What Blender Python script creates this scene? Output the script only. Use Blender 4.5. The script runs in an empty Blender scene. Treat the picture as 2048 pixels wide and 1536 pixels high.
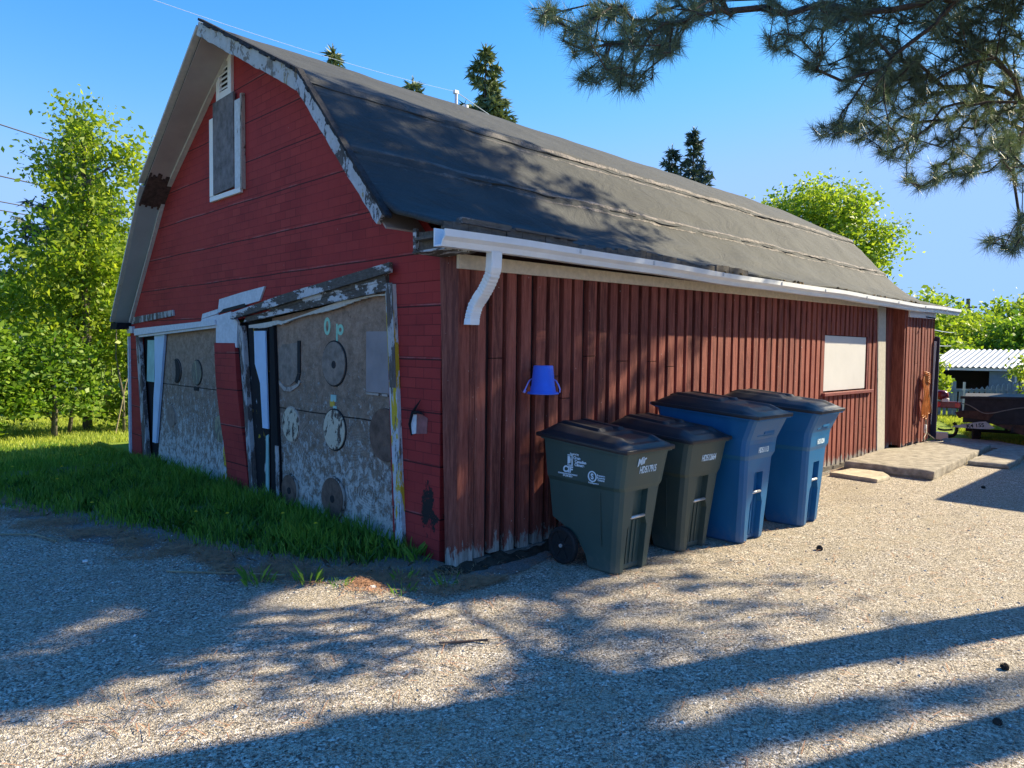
import bpy, math, random
import numpy as np
from mathutils import Vector, Matrix, Euler
R = math.radians
PI = math.pi
random.seed(7)
rng = np.random.default_rng(11)
sc = bpy.context.scene
COL = sc.collection

# ---------------------------------------------------------------- camera, world, sun, exposure
cam_d = bpy.data.cameras.new('camera')
cam = bpy.data.objects.new('camera', cam_d)
COL.objects.link(cam)
CAM_POS = Vector((-3.447, -4.072, 1.65))
RW = Matrix(((0.71294, -0.02480, 0.70078), (-0.70109, -0.04445, 0.71168), (0.01350, -0.99870, -0.04908)))
rot = Matrix((RW.col[0], -RW.col[1], -RW.col[2])).transposed()
cam.matrix_world = Matrix.Translation(CAM_POS) @ rot.to_4x4()
cam_d.sensor_width = 36.0
cam_d.lens = 25.33
cam_d.clip_start = 0.05
cam_d.clip_end = 2000
sc.camera = cam

SUN_AZ, SUN_EL = R(-24), R(34.5)      # azimuth from +X towards +Y
S = Vector((math.cos(SUN_EL) * math.cos(SUN_AZ), math.cos(SUN_EL) * math.sin(SUN_AZ), math.sin(SUN_EL)))
world = bpy.data.worlds.new('World')
sc.world = world
world.use_nodes = True
wn, wl = world.node_tree.nodes, world.node_tree.links
bgn = wn['Background']
sky = wn.new('ShaderNodeTexSky')
sky.sky_type = 'NISHITA'
sky.sun_disc = False
sky.sun_elevation = SUN_EL
sky.sun_rotation = PI / 2 - SUN_AZ
sky.air_density = 1.1
sky.dust_density = 0.05
sky.ozone_density = 2.2
hs = wn.new('ShaderNodeHueSaturation')
hs.inputs['Saturation'].default_value = 1.42
wl.new(sky.outputs[0], hs.inputs['Color'])
# the haze-free blue of the photograph: the bright band near the sun side is held down softly, channel by channel
sepc = wn.new('ShaderNodeSeparateColor')
cmb = wn.new('ShaderNodeCombineColor')
tint = wn.new('ShaderNodeMix')
tint.data_type = 'RGBA'
tint.blend_type = 'MULTIPLY'
tint.inputs[0].default_value = 1.0
tint.inputs[7].default_value = (0.90, 0.74, 0.90, 1)
wl.new(hs.outputs[0], tint.inputs[6])
wl.new(tint.outputs[2], sepc.inputs[0])
for i_, cap in enumerate((1.05, 1.80, 3.4)):
    mm = wn.new('ShaderNodeMath')
    mm.operation = 'SMOOTH_MIN'
    mm.inputs[1].default_value = cap
    mm.inputs[2].default_value = cap * 0.55
    wl.new(sepc.outputs[i_], mm.inputs[0])
    wl.new(mm.outputs[0], cmb.inputs[i_])
wl.new(cmb.outputs[0], bgn.inputs['Color'])
bgn.inputs['Strength'].default_value = 0.130
sun_d = bpy.data.lights.new('sun', 'SUN')
sun = bpy.data.objects.new('sun', sun_d)
COL.objects.link(sun)
sun.rotation_euler = S.to_track_quat('Z', 'Y').to_euler()
sun_d.energy = 4.2
sun_d.angle = R(0.55)
sun_d.color = (1.0, 0.87, 0.62)
sc.view_settings.view_transform = 'Standard'
sc.view_settings.look = 'None'
sc.view_settings.exposure = 1.5
sc.view_settings.gamma = 1.0
sc.cycles.max_bounces = 6
sc.cycles.transparent_max_bounces = 6
sc.cycles.use_denoising = True


# ---------------------------------------------------------------- helpers
def tag(o, label=None, cat=None, group=None, kind=None):
    if label: o['label'] = label
    if cat: o['category'] = cat
    if group: o['group'] = group
    if kind: o['kind'] = kind
    return o


def empty(name, loc=(0, 0, 0), rz=0.0, label=None, cat=None, group=None):
    o = bpy.data.objects.new(name, None)
    COL.objects.link(o)
    o.location = loc
    o.rotation_euler = (0, 0, rz)
    o.empty_display_size = 0.1
    return tag(o, label, cat, group)


def link(name, me, mat=None, parent=None, smooth=False):
    o = bpy.data.objects.new(name, me)
    COL.objects.link(o)
    if mat is not None:
        for m in (mat if isinstance(mat, (list, tuple)) else [mat]):
            me.materials.append(m)
    if parent is not None: o.parent = parent
    if smooth: me.polygons.foreach_set('use_smooth', [True] * len(me.polygons))
    return o


class MB:
    def __init__(s):
        s.v, s.f, s.mi = [], [], []
        s.cur = 0

    def face(s, pts):
        n = len(s.v)
        s.v += [tuple(p) for p in pts]
        s.f.append(tuple(range(n, n + len(pts))))
        s.mi.append(s.cur)

    def add(s, vs, fs):
        n = len(s.v)
        s.v += [tuple(p) for p in vs]
        for f in fs:
            s.f.append(tuple(i + n for i in f))
            s.mi.append(s.cur)

    def box(s, a, b, j=0.0):
        x0, y0, z0 = a
        x1, y1, z1 = b
        vs = [(x0, y0, z0), (x1, y0, z0), (x1, y1, z0), (x0, y1, z0), (x0, y0, z1), (x1, y0, z1), (x1, y1, z1), (x0, y1, z1)]
        if j: vs = [tuple(c + random.uniform(-j, j) for c in p) for p in vs]
        s.add(vs, [(0, 3, 2, 1), (4, 5, 6, 7), (0, 1, 5, 4), (1, 2, 6, 5), (2, 3, 7, 6), (3, 0, 4, 7)])

    def prism_x(s, poly, x0, x1):
        """poly in (y,z) extruded from x0 to x1 (x0 faces the street)"""
        n = len(poly)
        vs = [(x0, y, z) for y, z in poly] + [(x1, y, z) for y, z in poly]
        fs = [tuple(range(n)), tuple(range(2 * n - 1, n - 1, -1))]
        fs += [(i, i + n, (i + 1) % n + n, (i + 1) % n) for i in range(n)]
        s.add(vs, fs)

    def prism_y(s, poly, y0, y1):
        n = len(poly)
        vs = [(x, y0, z) for x, z in poly] + [(x, y1, z) for x, z in poly]
        fs = [tuple(range(n)), tuple(range(2 * n - 1, n - 1, -1))]
        fs += [(i, i + n, (i + 1) % n + n, (i + 1) % n) for i in range(n)]
        s.add(vs, fs)

    def bar(s, p, q, w, h, up=(0, 0, 1)):
        p, q = Vector(p), Vector(q)
        d = (q - p).normalized()
        u = Vector(up)
        if abs(d.dot(u)) > 0.95: u = Vector((1, 0, 0))
        a = d.cross(u).normalized() * w / 2
        b = a.cross(d).normalized() * h / 2
        vs = []
        for c in (p, q):
            vs += [c - a - b, c + a - b, c + a + b, c - a + b]
        s.add(vs, [(0, 1, 2, 3), (7, 6, 5, 4), (0, 4, 5, 1), (1, 5, 6, 2), (2, 6, 7, 3), (3, 7, 4, 0)])

    def tube(s, pts, r, n=8, cap=True):
        pts = [Vector(p) for p in pts]
        rs = r if isinstance(r, (list, tuple)) else [r] * len(pts)
        base = len(s.v)
        prev = None
        for i, p in enumerate(pts):
            d = (pts[min(i + 1, len(pts) - 1)] - pts[max(i - 1, 0)]).normalized()
            if prev is None:
                a = d.orthogonal().normalized()
            else:
                a = (prev - d * prev.dot(d)).normalized()
            prev = a
            b = d.cross(a)
            for k in range(n):
                t = 2 * PI * k / n
                s.v.append(tuple(p + (a * math.cos(t) + b * math.sin(t)) * rs[i]))
        for i in range(len(pts) - 1):
            for k in range(n):
                s.f.append((base + i * n + k, base + i * n + (k + 1) % n, base + (i + 1) * n + (k + 1) % n, base + (i + 1) * n + k))
                s.mi.append(s.cur)
        if cap:
            s.f.append(tuple(base + k for k in reversed(range(n))))
            s.f.append(tuple(base + (len(pts) - 1) * n + k for k in range(n)))
            s.mi += [s.cur, s.cur]

    def rings(s, rings, cap=True):
        n = len(rings[0])
        base = len(s.v)
        for rg in rings: s.v += [tuple(p) for p in rg]
        for i in range(len(rings) - 1):
            for k in range(n):
                s.f.append((base + i * n + k, base + i * n + (k + 1) % n, base + (i + 1) * n + (k + 1) % n, base + (i + 1) * n + k))
                s.mi.append(s.cur)
        if cap:
            s.f.append(tuple(base + k for k in reversed(range(n))))
            s.f.append(tuple(base + (len(rings) - 1) * n + k for k in range(n)))
            s.mi += [s.cur, s.cur]

    def disc_x(s, y, z, r, x0, x1, n=28, hole=0):
        """round plate lying on a plane of constant x"""
        s.prism_x([(y + r * math.cos(2 * PI * k / n), z + r * math.sin(2 * PI * k / n)) for k in range(n)], x0, x1)

    def build(s, name, mat=None, parent=None, smooth=False, bevel=0.0, auto=None):
        me = bpy.data.meshes.new(name)
        me.from_pydata(s.v, [], s.f)
        o = link(name, me, mat, parent, smooth)
        if any(s.mi): me.polygons.foreach_set('material_index', s.mi)
        me.update()
        import bmesh
        bm = bmesh.new()
        bm.from_mesh(me)
        bmesh.ops.recalc_face_normals(bm, faces=bm.faces)
        bm.to_mesh(me)
        bm.free()
        if bevel:
            m = o.modifiers.new('bevel', 'BEVEL')
            m.width = bevel
            m.segments = 2
            m.limit_method = 'ANGLE'
            m.angle_limit = R(35)
        return o


def np_mesh(name, V, nper, mat=None, parent=None, smooth=False):
    """V: (n*nper,3) vertices, faces of nper sequential vertices"""
    V = np.ascontiguousarray(V, dtype=np.float32).reshape(-1, 3)
    n = len(V) // nper
    me = bpy.data.meshes.new(name)
    me.vertices.add(len(V))
    me.vertices.foreach_set('co', V.ravel())
    me.loops.add(n * nper)
    me.loops.foreach_set('vertex_index', np.arange(n * nper, dtype=np.int32))
    me.polygons.add(n)
    me.polygons.foreach_set('loop_start', np.arange(0, n * nper, nper, dtype=np.int32))
    me.update(calc_edges=True)
    return link(name, me, mat, parent, smooth)


# ---------------------------------------------------------------- node materials
class NT:
    def __init__(s, name):
        s.m = bpy.data.materials.new(name)
        s.m.use_nodes = True
        s.n, s.l = s.m.node_tree.nodes, s.m.node_tree.links
        s.b = s.n['Principled BSDF']
        s.tc = s.n.new('ShaderNodeTexCoord')
        s.obj = s.tc.outputs['Object']

    def _set(s, inp, v):
        if hasattr(v, 'is_output') or isinstance(v, bpy.types.NodeSocket): s.l.new(v, inp)
        elif isinstance(v, (tuple, list)) and len(v) == 3 and inp.type == 'RGBA': inp.default_value = (*v, 1)
        else: inp.default_value = v

    def mapping(s, scale=(1, 1, 1), loc=(0, 0, 0), rot=(0, 0, 0), vec=None):
        m = s.n.new('ShaderNodeMapping')
        s.l.new(vec or s.obj, m.inputs[0])
        m.inputs['Location'].default_value = loc
        m.inputs['Rotation'].default_value = rot
        m.inputs['Scale'].default_value = scale
        return m.outputs[0]

    def noise(s, scale=5, detail=4, rough=0.6, vec=None, dist=0.0, out=0):
        t = s.n.new('ShaderNodeTexNoise')
        s.l.new(vec or s.obj, t.inputs['Vector'])
        t.inputs['Scale'].default_value = scale
        t.inputs['Detail'].default_value = detail
        t.inputs['Roughness'].default_value = rough
        t.inputs['Distortion'].default_value = dist
        return t.outputs[out]

    def voro(s, scale=5, vec=None, feature='F1', out='Distance', rnd=1.0):
        t = s.n.new('ShaderNodeTexVoronoi')
        t.feature = feature
        s.l.new(vec or s.obj, t.inputs['Vector'])
        t.inputs['Scale'].default_value = scale
        t.inputs['Randomness'].default_value = rnd
        return t.outputs[out]

    def ramp(s, fac, stops, interp='LINEAR'):
        r = s.n.new('ShaderNodeValToRGB')
        r.color_ramp.interpolation = interp
        s.l.new(fac, r.inputs[0])
        e = r.color_ramp.elements
        while len(e) > 1: e.remove(e[0])
        for i, (p, c) in enumerate(stops):
            q = e[0] if i == 0 else e.new(p)
            q.position = p
            q.color = (*c, 1) if isinstance(c, (tuple, list)) else (c, c, c, 1)
        return r.outputs[0]

    def step(s, fac, lo, hi):
        m = s.n.new('ShaderNodeMapRange')
        s.l.new(fac, m.inputs[0])
        m.inputs[1].default_value = lo
        m.inputs[2].default_value = hi
        return m.outputs[0]

    def mix(s, fac, a, b, mode='MIX'):
        m = s.n.new('ShaderNodeMix')
        m.data_type = 'RGBA'
        m.blend_type = mode
        s._set(m.inputs[0], fac)
        s._set(m.inputs[6], a)
        s._set(m.inputs[7], b)
        return m.outputs[2]

    def math(s, op, a, b=0.0, c=None):
        m = s.n.new('ShaderNodeMath')
        m.operation = op
        s._set(m.inputs[0], a)
        s._set(m.inputs[1], b)
        if c is not None: s._set(m.inputs[2], c)
        return m.outputs[0]

    def sep(s, vec=None):
        m = s.n.new('ShaderNodeSeparateXYZ')
        s.l.new(vec or s.obj, m.inputs[0])
        return m.outputs

    def comb(s, x, y, z):
        m = s.n.new('ShaderNodeCombineXYZ')
        for i, v in enumerate((x, y, z)): s._set(m.inputs[i], v)
        return m.outputs[0]

    def bump(s, h, strength=0.5, dist=0.02, normal=None):
        b = s.n.new('ShaderNodeBump')
        b.inputs['Strength'].default_value = strength
        b.inputs['Distance'].default_value = dist
        s.l.new(h, b.inputs['Height'])
        if normal is not None: s.l.new(normal, b.inputs['Normal'])
        s.l.new(b.outputs[0], s.b.inputs['Normal'])
        return b.outputs[0]

    def done(s, color=None, rough=0.8, metal=0.0, spec=0.3):
        if color is not None: s._set(s.b.inputs['Base Color'], color)
        s._set(s.b.inputs['Roughness'], rough)
        s._set(s.b.inputs['Metallic'], metal)
        s._set(s.b.inputs['Specular IOR Level'], spec)
        return s.m


def mat_simple(name, c, rough=0.6, metal=0.0, var=0.25, scale=6, bump=0.15, spec=0.4):
    t = NT(name)
    n = t.noise(scale, 5, 0.65)
    dark = tuple(v * (1 - var) for v in c)
    lite = tuple(min(1, v * (1 + var * 0.6)) for v in c)
    col = t.ramp(n, [(0.3, dark), (0.7, lite)])
    if bump: t.bump(t.noise(scale * 8, 4, 0.6), bump, 0.01)
    return t.done(col, rough, metal, spec)


def mat_peel(name, wood, paint, amount=0.5, scale=6, paint2=None, stretch=(1, 1, 0.25), amt2=0.55, rough=0.85):
    """old wood with flaking paint; amount = share of the paint that is left"""
    t = NT(name)
    v = t.mapping(stretch)
    grain = t.noise(scale * 6, 6, 0.7, v)
    wc = t.ramp(grain, [(0.25, tuple(c * 0.45 for c in wood)), (0.55, wood), (0.8, tuple(min(1, c * 1.5) for c in wood))])
    n1 = t.noise(scale, 9, 0.72, v, 0.3)
    thr = 0.5 + (0.5 - amount) * 0.42
    m1 = t.step(n1, thr - 0.012, thr + 0.012)
    pc = t.mix(t.step(t.noise(scale * 3, 5, 0.7), 0.35, 0.75), tuple(c * 0.75 for c in paint), paint)
    col = t.mix(m1, wc, pc)
    h = m1
    if paint2:
        m2 = t.step(t.noise(scale * 0.8, 8, 0.7, t.mapping(stretch, (3, 7, 1)), 0.5), amt2 - 0.01, amt2 + 0.01)
        col = t.mix(m2, col, paint2)
        h = t.math('MAXIMUM', m1, m2)
    hh = t.math('MULTIPLY_ADD', grain, 0.6, h)
    t.bump(hh, 0.5, 0.006)
    return t.done(col, rough, 0, 0.25)


def mat_leaf(name, c0, c1, trans=0.45, rough=0.5, big=1.2):
    t = NT(name)
    g = t.n.new('ShaderNodeNewGeometry')
    rnd = g.outputs['Random Per Island']
    col = t.ramp(rnd, [(0.0, c0), (0.6, tuple((a + b) / 2 for a, b in zip(c0, c1))), (1.0, c1)])
    clump = t.noise(big, 3, 0.6)
    col = t.mix(t.step(clump, 0.35, 0.7), t.mix(1.0, col, (0.62, 0.72, 0.8), 'MULTIPLY'), col)
    t.done(col, rough, 0, 0.35)
    tr = t.n.new('ShaderNodeBsdfTranslucent')
    t.l.new(t.mix(1.0, col, (1.0, 1.0, 0.5), 'MULTIPLY'), tr.inputs['Color'])
    mx = t.n.new('ShaderNodeMixShader')
    mx.inputs[0].default_value = trans
    t.l.new(t.b.outputs[0], mx.inputs[1])
    t.l.new(tr.outputs[0], mx.inputs[2])
    out = t.n['Material Output']
    t.l.new(mx.outputs[0], out.inputs['Surface'])
    return t.m


def mat_bark(name, c):
    t = NT(name)
    v = t.mapping((1, 1, 0.25))
    n = t.noise(18, 8, 0.75, v, 0.6)
    col = t.ramp(n, [(0.3, tuple(x * 0.4 for x in c)), (0.55, c), (0.8, tuple(min(1, x * 1.6) for x in c))])
    t.bump(n, 0.9, 0.03)
    return t.done(col, 0.95, 0, 0.1)


def mat_gravel(name):
    t = NT(name)
    big = t.noise(0.55, 4, 0.6)
    v1 = t.voro(95, out='Color')
    sv = t.sep(v1)
    d1 = t.voro(95)
    v2c = t.sep(t.voro(210, out='Color'))
    stone = t.ramp(sv[0], [(0.0, (0.10, 0.095, 0.09)), (0.3, (0.26, 0.235, 0.20)), (0.6, (0.43, 0.385, 0.32)), (0.85, (0.60, 0.55, 0.47)), (1.0, (0.78, 0.74, 0.68))])
    fine = t.ramp(v2c[1], [(0.0, (0.13, 0.115, 0.095)), (0.5, (0.36, 0.315, 0.25)), (1.0, (0.62, 0.56, 0.46))])
    m = t.step(t.noise(9, 3, 0.6), 0.42, 0.62)
    col = t.mix(m, stone, fine)
    crack = t.step(t.noise(62, 3, 0.8), 0.34, 0.47)
    col = t.mix(crack, t.mix(1.0, col, (0.24, 0.22, 0.21), 'MULTIPLY'), t.mix(1.0, col, (1.42, 1.36, 1.30), 'MULTIPLY'))
    sand = t.step(t.noise(0.9, 5, 0.65, t.mapping((1, 2.2, 1), rot=(0, 0, R(-24)))), 0.46, 0.68)
    col = t.mix(t.math('MULTIPLY', sand, 0.55), col, (0.47, 0.40, 0.29))
    col = t.mix(t.math('MULTIPLY', t.step(big, 0.55, 0.8), 0.35), col, (0.17, 0.145, 0.12))
    drift = t.step(t.noise(2.6, 7, 0.75, t.mapping((1, 2.4, 1), (3, 1, 0), (0, 0, R(-8)))), 0.56, 0.70)
    col = t.mix(t.math('MULTIPLY', drift, 0.60), col, (0.52, 0.44, 0.33))
    bare = t.step(t.noise(1.4, 6, 0.7, t.mapping((1, 1.8, 1), (1, 6, 0))), 0.58, 0.72)
    col = t.mix(t.math('MULTIPLY', bare, 0.38), col, (0.24, 0.20, 0.16))
    ndl = t.step(t.noise(5.5, 8, 0.8, t.mapping((1, 1.4, 1), (9, 4, 0))), 0.62, 0.70)
    col = t.mix(t.math('MULTIPLY', ndl, 0.45), col, (0.16, 0.115, 0.085))
    h = t.math('ADD', t.math('MULTIPLY', t.voro(95, feature='SMOOTH_F1'), -0.8), t.math('MULTIPLY', t.voro(230), -0.35))
    h = t.math('MULTIPLY_ADD', t.noise(14, 3, 0.5), 0.7, h)
    h = t.math('MULTIPLY_ADD', crack, 0.8, h)
    h = t.math('MULTIPLY_ADD', t.noise(2.0, 4, 0.6), 1.6, h)
    t.bump(h, 1.0, 0.016)
    return t.done(col, 0.93, 0, 0.2)


def mat_insulbrick():
    """asphalt siding stamped with bricks, painted dark red"""
    t = NT('red_brick_siding')
    x = t.sep()
    uv = t.comb(x[1], x[2], 0.0)
    b = t.n.new('ShaderNodeTexBrick')
    t.l.new(uv, b.inputs['Vector'])
    b.inputs['Scale'].default_value = 1.0
    b.inputs['Mortar Size'].default_value = 0.0035
    b.inputs['Mortar Smooth'].default_value = 0.3
    b.inputs['Brick Width'].default_value = 0.205
    b.inputs['Row Height'].default_value = 0.083
    b.inputs['Color1'].default_value = (0.31, 0.030, 0.029, 1)
    b.inputs['Color2'].default_value = (0.38, 0.043, 0.038, 1)
    b.inputs['Mortar'].default_value = (0.17, 0.019, 0.020, 1)
    n = t.noise(1.6, 6, 0.7)
    col = t.mix(t.step(n, 0.3, 0.75), t.mix(1.0, b.outputs[0], (0.72, 0.70, 0.78), 'MULTIPLY'), b.outputs[0])
    # the brick stamp is only visible in patches
    plain = t.step(t.noise(0.9, 3, 0.6, t.mapping((1, 1, 1.6))), 0.40, 0.58)
    col = t.mix(t.math('MULTIPLY', plain, 0.65), col, (0.345, 0.036, 0.034))
    # horizontal joints between the rolls
    z = t.math('MULTIPLY_ADD', t.noise(0.7, 2, 0.5), 0.03, x[2])
    fr = t.math('FRACT', t.math('DIVIDE', t.math('ADD', z, 0.075), 0.41))
    ln = t.math('LESS_THAN', fr, 0.028)
    ln2 = t.math('MULTIPLY', t.math('GREATER_THAN', fr, 0.028), t.math('LESS_THAN', fr, 0.055))
    gate = t.step(t.noise(1.3, 5, 0.75, t.mapping((1, 1, 3), (5, 3, 1))), 0.48, 0.6)
    col = t.mix(t.math('MULTIPLY', ln, 0.9), col, (0.03, 0.008, 0.01))
    col = t.mix(t.math('MULTIPLY', t.math('MULTIPLY', ln2, gate), 0.5), col, (0.33, 0.17, 0.17))
    # flecks where the paint chipped off
    fl = t.step(t.noise(34, 3, 0.75, t.mapping((1, 1, 0.5))), 0.735, 0.75)
    col = t.mix(t.math('MULTIPLY', fl, 0.8), col, (0.025, 0.015, 0.015))
    fw = t.step(t.noise(24, 2, 0.7, t.mapping((1, 1.6, 0.5), (9, 2, 4))), 0.76, 0.77)
    col = t.mix(t.math('MULTIPLY', fw, 0.6), col, (0.42, 0.33, 0.31))
    # torn patch by the corner
    yy = t.math('SUBTRACT', x[1], 0.33)
    zz = t.math('MULTIPLY', t.math('SUBTRACT', x[2], 0.36), 0.62)
    rr = t.math('SQRT', t.math('ADD', t.math('MULTIPLY', yy, yy), t.math('MULTIPLY', zz, zz)))
    rr = t.math('MULTIPLY_ADD', t.noise(7, 8, 0.8), 0.75, rr)
    patch = t.step(rr, 0.462, 0.452)
    col = t.mix(patch, col, (0.022, 0.018, 0.018))
    h = t.math('MULTIPLY_ADD', b.outputs['Fac'], -0.8, t.math('MULTIPLY', t.noise(60, 4, 0.6), 0.5))
    h = t.math('SUBTRACT', h, t.math('MULTIPLY', ln, 1.5))
    h = t.math('SUBTRACT', h, patch)
    t.bump(h, 0.55, 0.006)
    return t.done(col, 0.78, 0, 0.25)


def mat_board_red():
    """brown-red painted boards, worn in streaks and bare near the ground"""
    t = NT('red_painted_board')
    x = t.sep()
    cell = t.math('FLOOR', t.math('DIVIDE', t.math('ADD', x[0], 0.0), 0.0805))
    wn_ = t.n.new('ShaderNodeTexWhiteNoise')
    wn_.noise_dimensions = '1D'
    t.l.new(cell, wn_.inputs['W'])
    rnd = wn_.outputs['Value']
    base = t.ramp(rnd, [(0, (0.120, 0.030, 0.022)), (0.5, (0.195, 0.046, 0.033)), (1, (0.27, 0.070, 0.048))])
    v = t.mapping((1, 1, 0.09))
    off = t.comb(t.math('MULTIPLY_ADD', rnd, 9.0, x[0]), x[1], t.math('MULTIPLY', x[2], 0.1))
    streak = t.noise(30, 7, 0.75, off)
    col = t.mix(t.step(streak, 0.45, 0.72), base, (0.34, 0.115, 0.08))
    col = t.mix(t.step(streak, 0.48, 0.25), col, (0.085, 0.025, 0.019))
    wear = t.noise(5, 7, 0.75, t.mapping((3, 1, 0.5)))
    col = t.mix(t.math('MULTIPLY', t.step(wear, 0.66, 0.72), 0.5), col, (0.33, 0.17, 0.12))
    spk = t.step(t.noise(40, 2, 0.6, t.mapping((1, 1, 0.6))), 0.75, 0.77)
    col = t.mix(t.math('MULTIPLY', spk, 0.8), col, (0.55, 0.45, 0.40))
    low = t.math('SUBTRACT', t.math('MULTIPLY', t.noise(9, 6, 0.8, t.mapping((2.5, 1, 0.5))), 0.66), x[2])
    bare = t.step(low, 0.175, 0.21)
    col = t.mix(bare, col, t.ramp(streak, [(0.3, (0.14, 0.12, 0.10)), (0.7, (0.50, 0.46, 0.42))]))
    t.bump(t.math('MULTIPLY_ADD', bare, -0.6, streak), 0.5, 0.006)
    return t.done(col, 0.72, 0, 0.3)


def mat_plywood(name, z_split=1.0, tint=(1, 1, 1)):
    """grey weathered plywood door with flaking white and brown remains"""
    t = NT(name)
    x = t.sep()
    v = t.comb(0.0, x[1], x[2])
    grain = t.noise(9, 10, 0.82, t.mapping((1, 0.9, 1.1), vec=v), 0.25)
    base = t.ramp(grain, [(0.25, (0.045, 0.038, 0.036)), (0.45, (0.15, 0.13, 0.118)), (0.62, (0.25, 0.225, 0.21)), (0.8, (0.40, 0.38, 0.37))])
    tan = t.step(t.math('ADD', x[2], t.math('MULTIPLY', t.noise(2.5, 5, 0.7, v), 0.9)), 1.55, 2.3)
    col = t.mix(t.math('MULTIPLY', tan, 0.75), base, t.ramp(grain, [(0.3, (0.13, 0.10, 0.085)), (0.7, (0.38, 0.30, 0.26))]))
    pn = t.noise(12, 12, 0.86, t.mapping((1, 1, 0.8), (2, 4, 0), vec=v), 0.25)
    lowb = t.math('MULTIPLY_ADD', t.math('SUBTRACT', 1.0, t.math('DIVIDE', x[2], 1.9)), 0.20, pn)
    m = t.math('MULTIPLY', t.step(lowb, 0.635, 0.665), 0.8)
    col = t.mix(m, col, t.ramp(t.noise(26, 4, 0.7, v), [(0.3, (0.30, 0.35, 0.40)), (0.7, (0.56, 0.62, 0.68))]))
    dk = t.step(t.noise(17, 9, 0.8, t.mapping((1, 1, 0.8), (7, 1, 3), vec=v), 0.8), 0.61, 0.63)
    col = t.mix(t.math('MULTIPLY', dk, 0.85), col, (0.035, 0.022, 0.02))
    rings_ = t.n.new('ShaderNodeTexWave')
    rings_.wave_type = 'RINGS'
    t.l.new(t.mapping((1, 0.9, 1.5), (0, -1.1, -0.55), vec=v), rings_.inputs['Vector'])
    rings_.inputs['Scale'].default_value = 9
    rings_.inputs['Distortion'].default_value = 7
    rings_.inputs['Detail'].default_value = 4
    gate = t.step(t.noise(2.2, 3, 0.6, t.mapping(loc=(1, 8, 0), vec=v)), 0.50, 0.62)
    rm = t.math('MULTIPLY', t.step(rings_.outputs[1], 0.70, 0.9), gate)
    rm = t.math('MULTIPLY', rm, t.step(x[2], 0.95, 0.5))
    col = t.mix(t.math('MULTIPLY', rm, 0.6), col, (0.58, 0.62, 0.66))
    joint = t.math('LESS_THAN', t.math('ABSOLUTE', t.math('SUBTRACT', t.math('MULTIPLY_ADD', t.noise(2, 2, 0.5, v), 0.015, x[2]), z_split)), 0.006)
    col = t.mix(joint, col, (0.02, 0.015, 0.015))
    col = t.mix(1.0, col, tint, 'MULTIPLY')
    t.bump(t.math('ADD', grain, t.math('MULTIPLY', m, 0.7)), 0.7, 0.008)
    return t.done(col, 0.88, 0, 0.2)


def mat_roof():
    t = NT('rolled_roofing_felt')
    x = t.sep()
    n = t.noise(2.2, 6, 0.7)
    fine = t.noise(160, 2, 0.7)
    col = t.ramp(n, [(0.3, (0.024, 0.028, 0.030)), (0.55, (0.042, 0.046, 0.047)), (0.8, (0.072, 0.074, 0.070))])
    col = t.mix(0.5, col, t.ramp(fine, [(0.3, (0.022, 0.024, 0.025)), (0.7, (0.095, 0.098, 0.093))]))
    wz = t.math('MULTIPLY_ADD', t.noise(1.1, 3, 0.6, t.mapping((1, 0.2, 0.2))), 0.10, x[2])
    wob = t.noise(16, 4, 0.7, t.mapping((0.35, 1, 1)))
    tot = None
    for zl, w, k in ((3.885, 0.030, 1), (3.23, 0.024, 1), (3.145, 0.014, .9), (3.79, 0.016, .9)):
        d = t.math('ABSOLUTE', t.math('SUBTRACT', wz, zl + 0.05))
        d = t.math('MULTIPLY_ADD', t.math('SUBTRACT', wob, 0.5), 0.075, d)
        m = t.math('MULTIPLY', t.step(d, w, w * 0.55), k)
        tot = m if tot is None else t.math('MAXIMUM', tot, m)
    # fewer pale smears at the near end
    g2 = t.step(t.math('MULTIPLY_ADD', t.noise(1.7, 3, 0.6, t.mapping((1, 0.3, 0.3), (4, 0, 0))), 5.0, x[0]), 2.0, 5.4)
    tot = t.math('MULTIPLY', tot, t.math('MULTIPLY_ADD', g2, 0.68, 0.10))
    brk = t.step(t.noise(3.2, 5, 0.7, t.mapping((1, 0.3, 0.3), (8, 0, 0))), 0.36, 0.52)
    tot = t.math('MULTIPLY', tot, t.math('MULTIPLY_ADD', brk, 0.7, 0.3))
    col = t.mix(tot, col, t.ramp(t.noise(45, 4, 0.75), [(0.3, (0.10, 0.09, 0.085)), (0.65, (0.36, 0.31, 0.275))]))
    # wrinkled smears low on the felt
    sm = t.step(t.noise(7, 6, 0.7, t.mapping((0.8, 1, 2.2), (2, 1, 5), (0, R(25), 0)), 1.5), 0.66, 0.70)
    col = t.mix(t.math('MULTIPLY', sm, 0.42), col, (0.24, 0.22, 0.20))
    h = t.math('ADD', t.math('MULTIPLY', tot, 0.8), t.math('MULTIPLY', t.noise(3, 5, 0.65, t.mapping((0.6, 1, 1), rot=(0, 0, R(20))), 0.8), 1.6))
    b1 = t.bump(h, 0.7, 0.04)
    t.bump(fine, 0.35, 0.004, b1)
    return t.done(col, 0.86, 0, 0.35)


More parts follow.
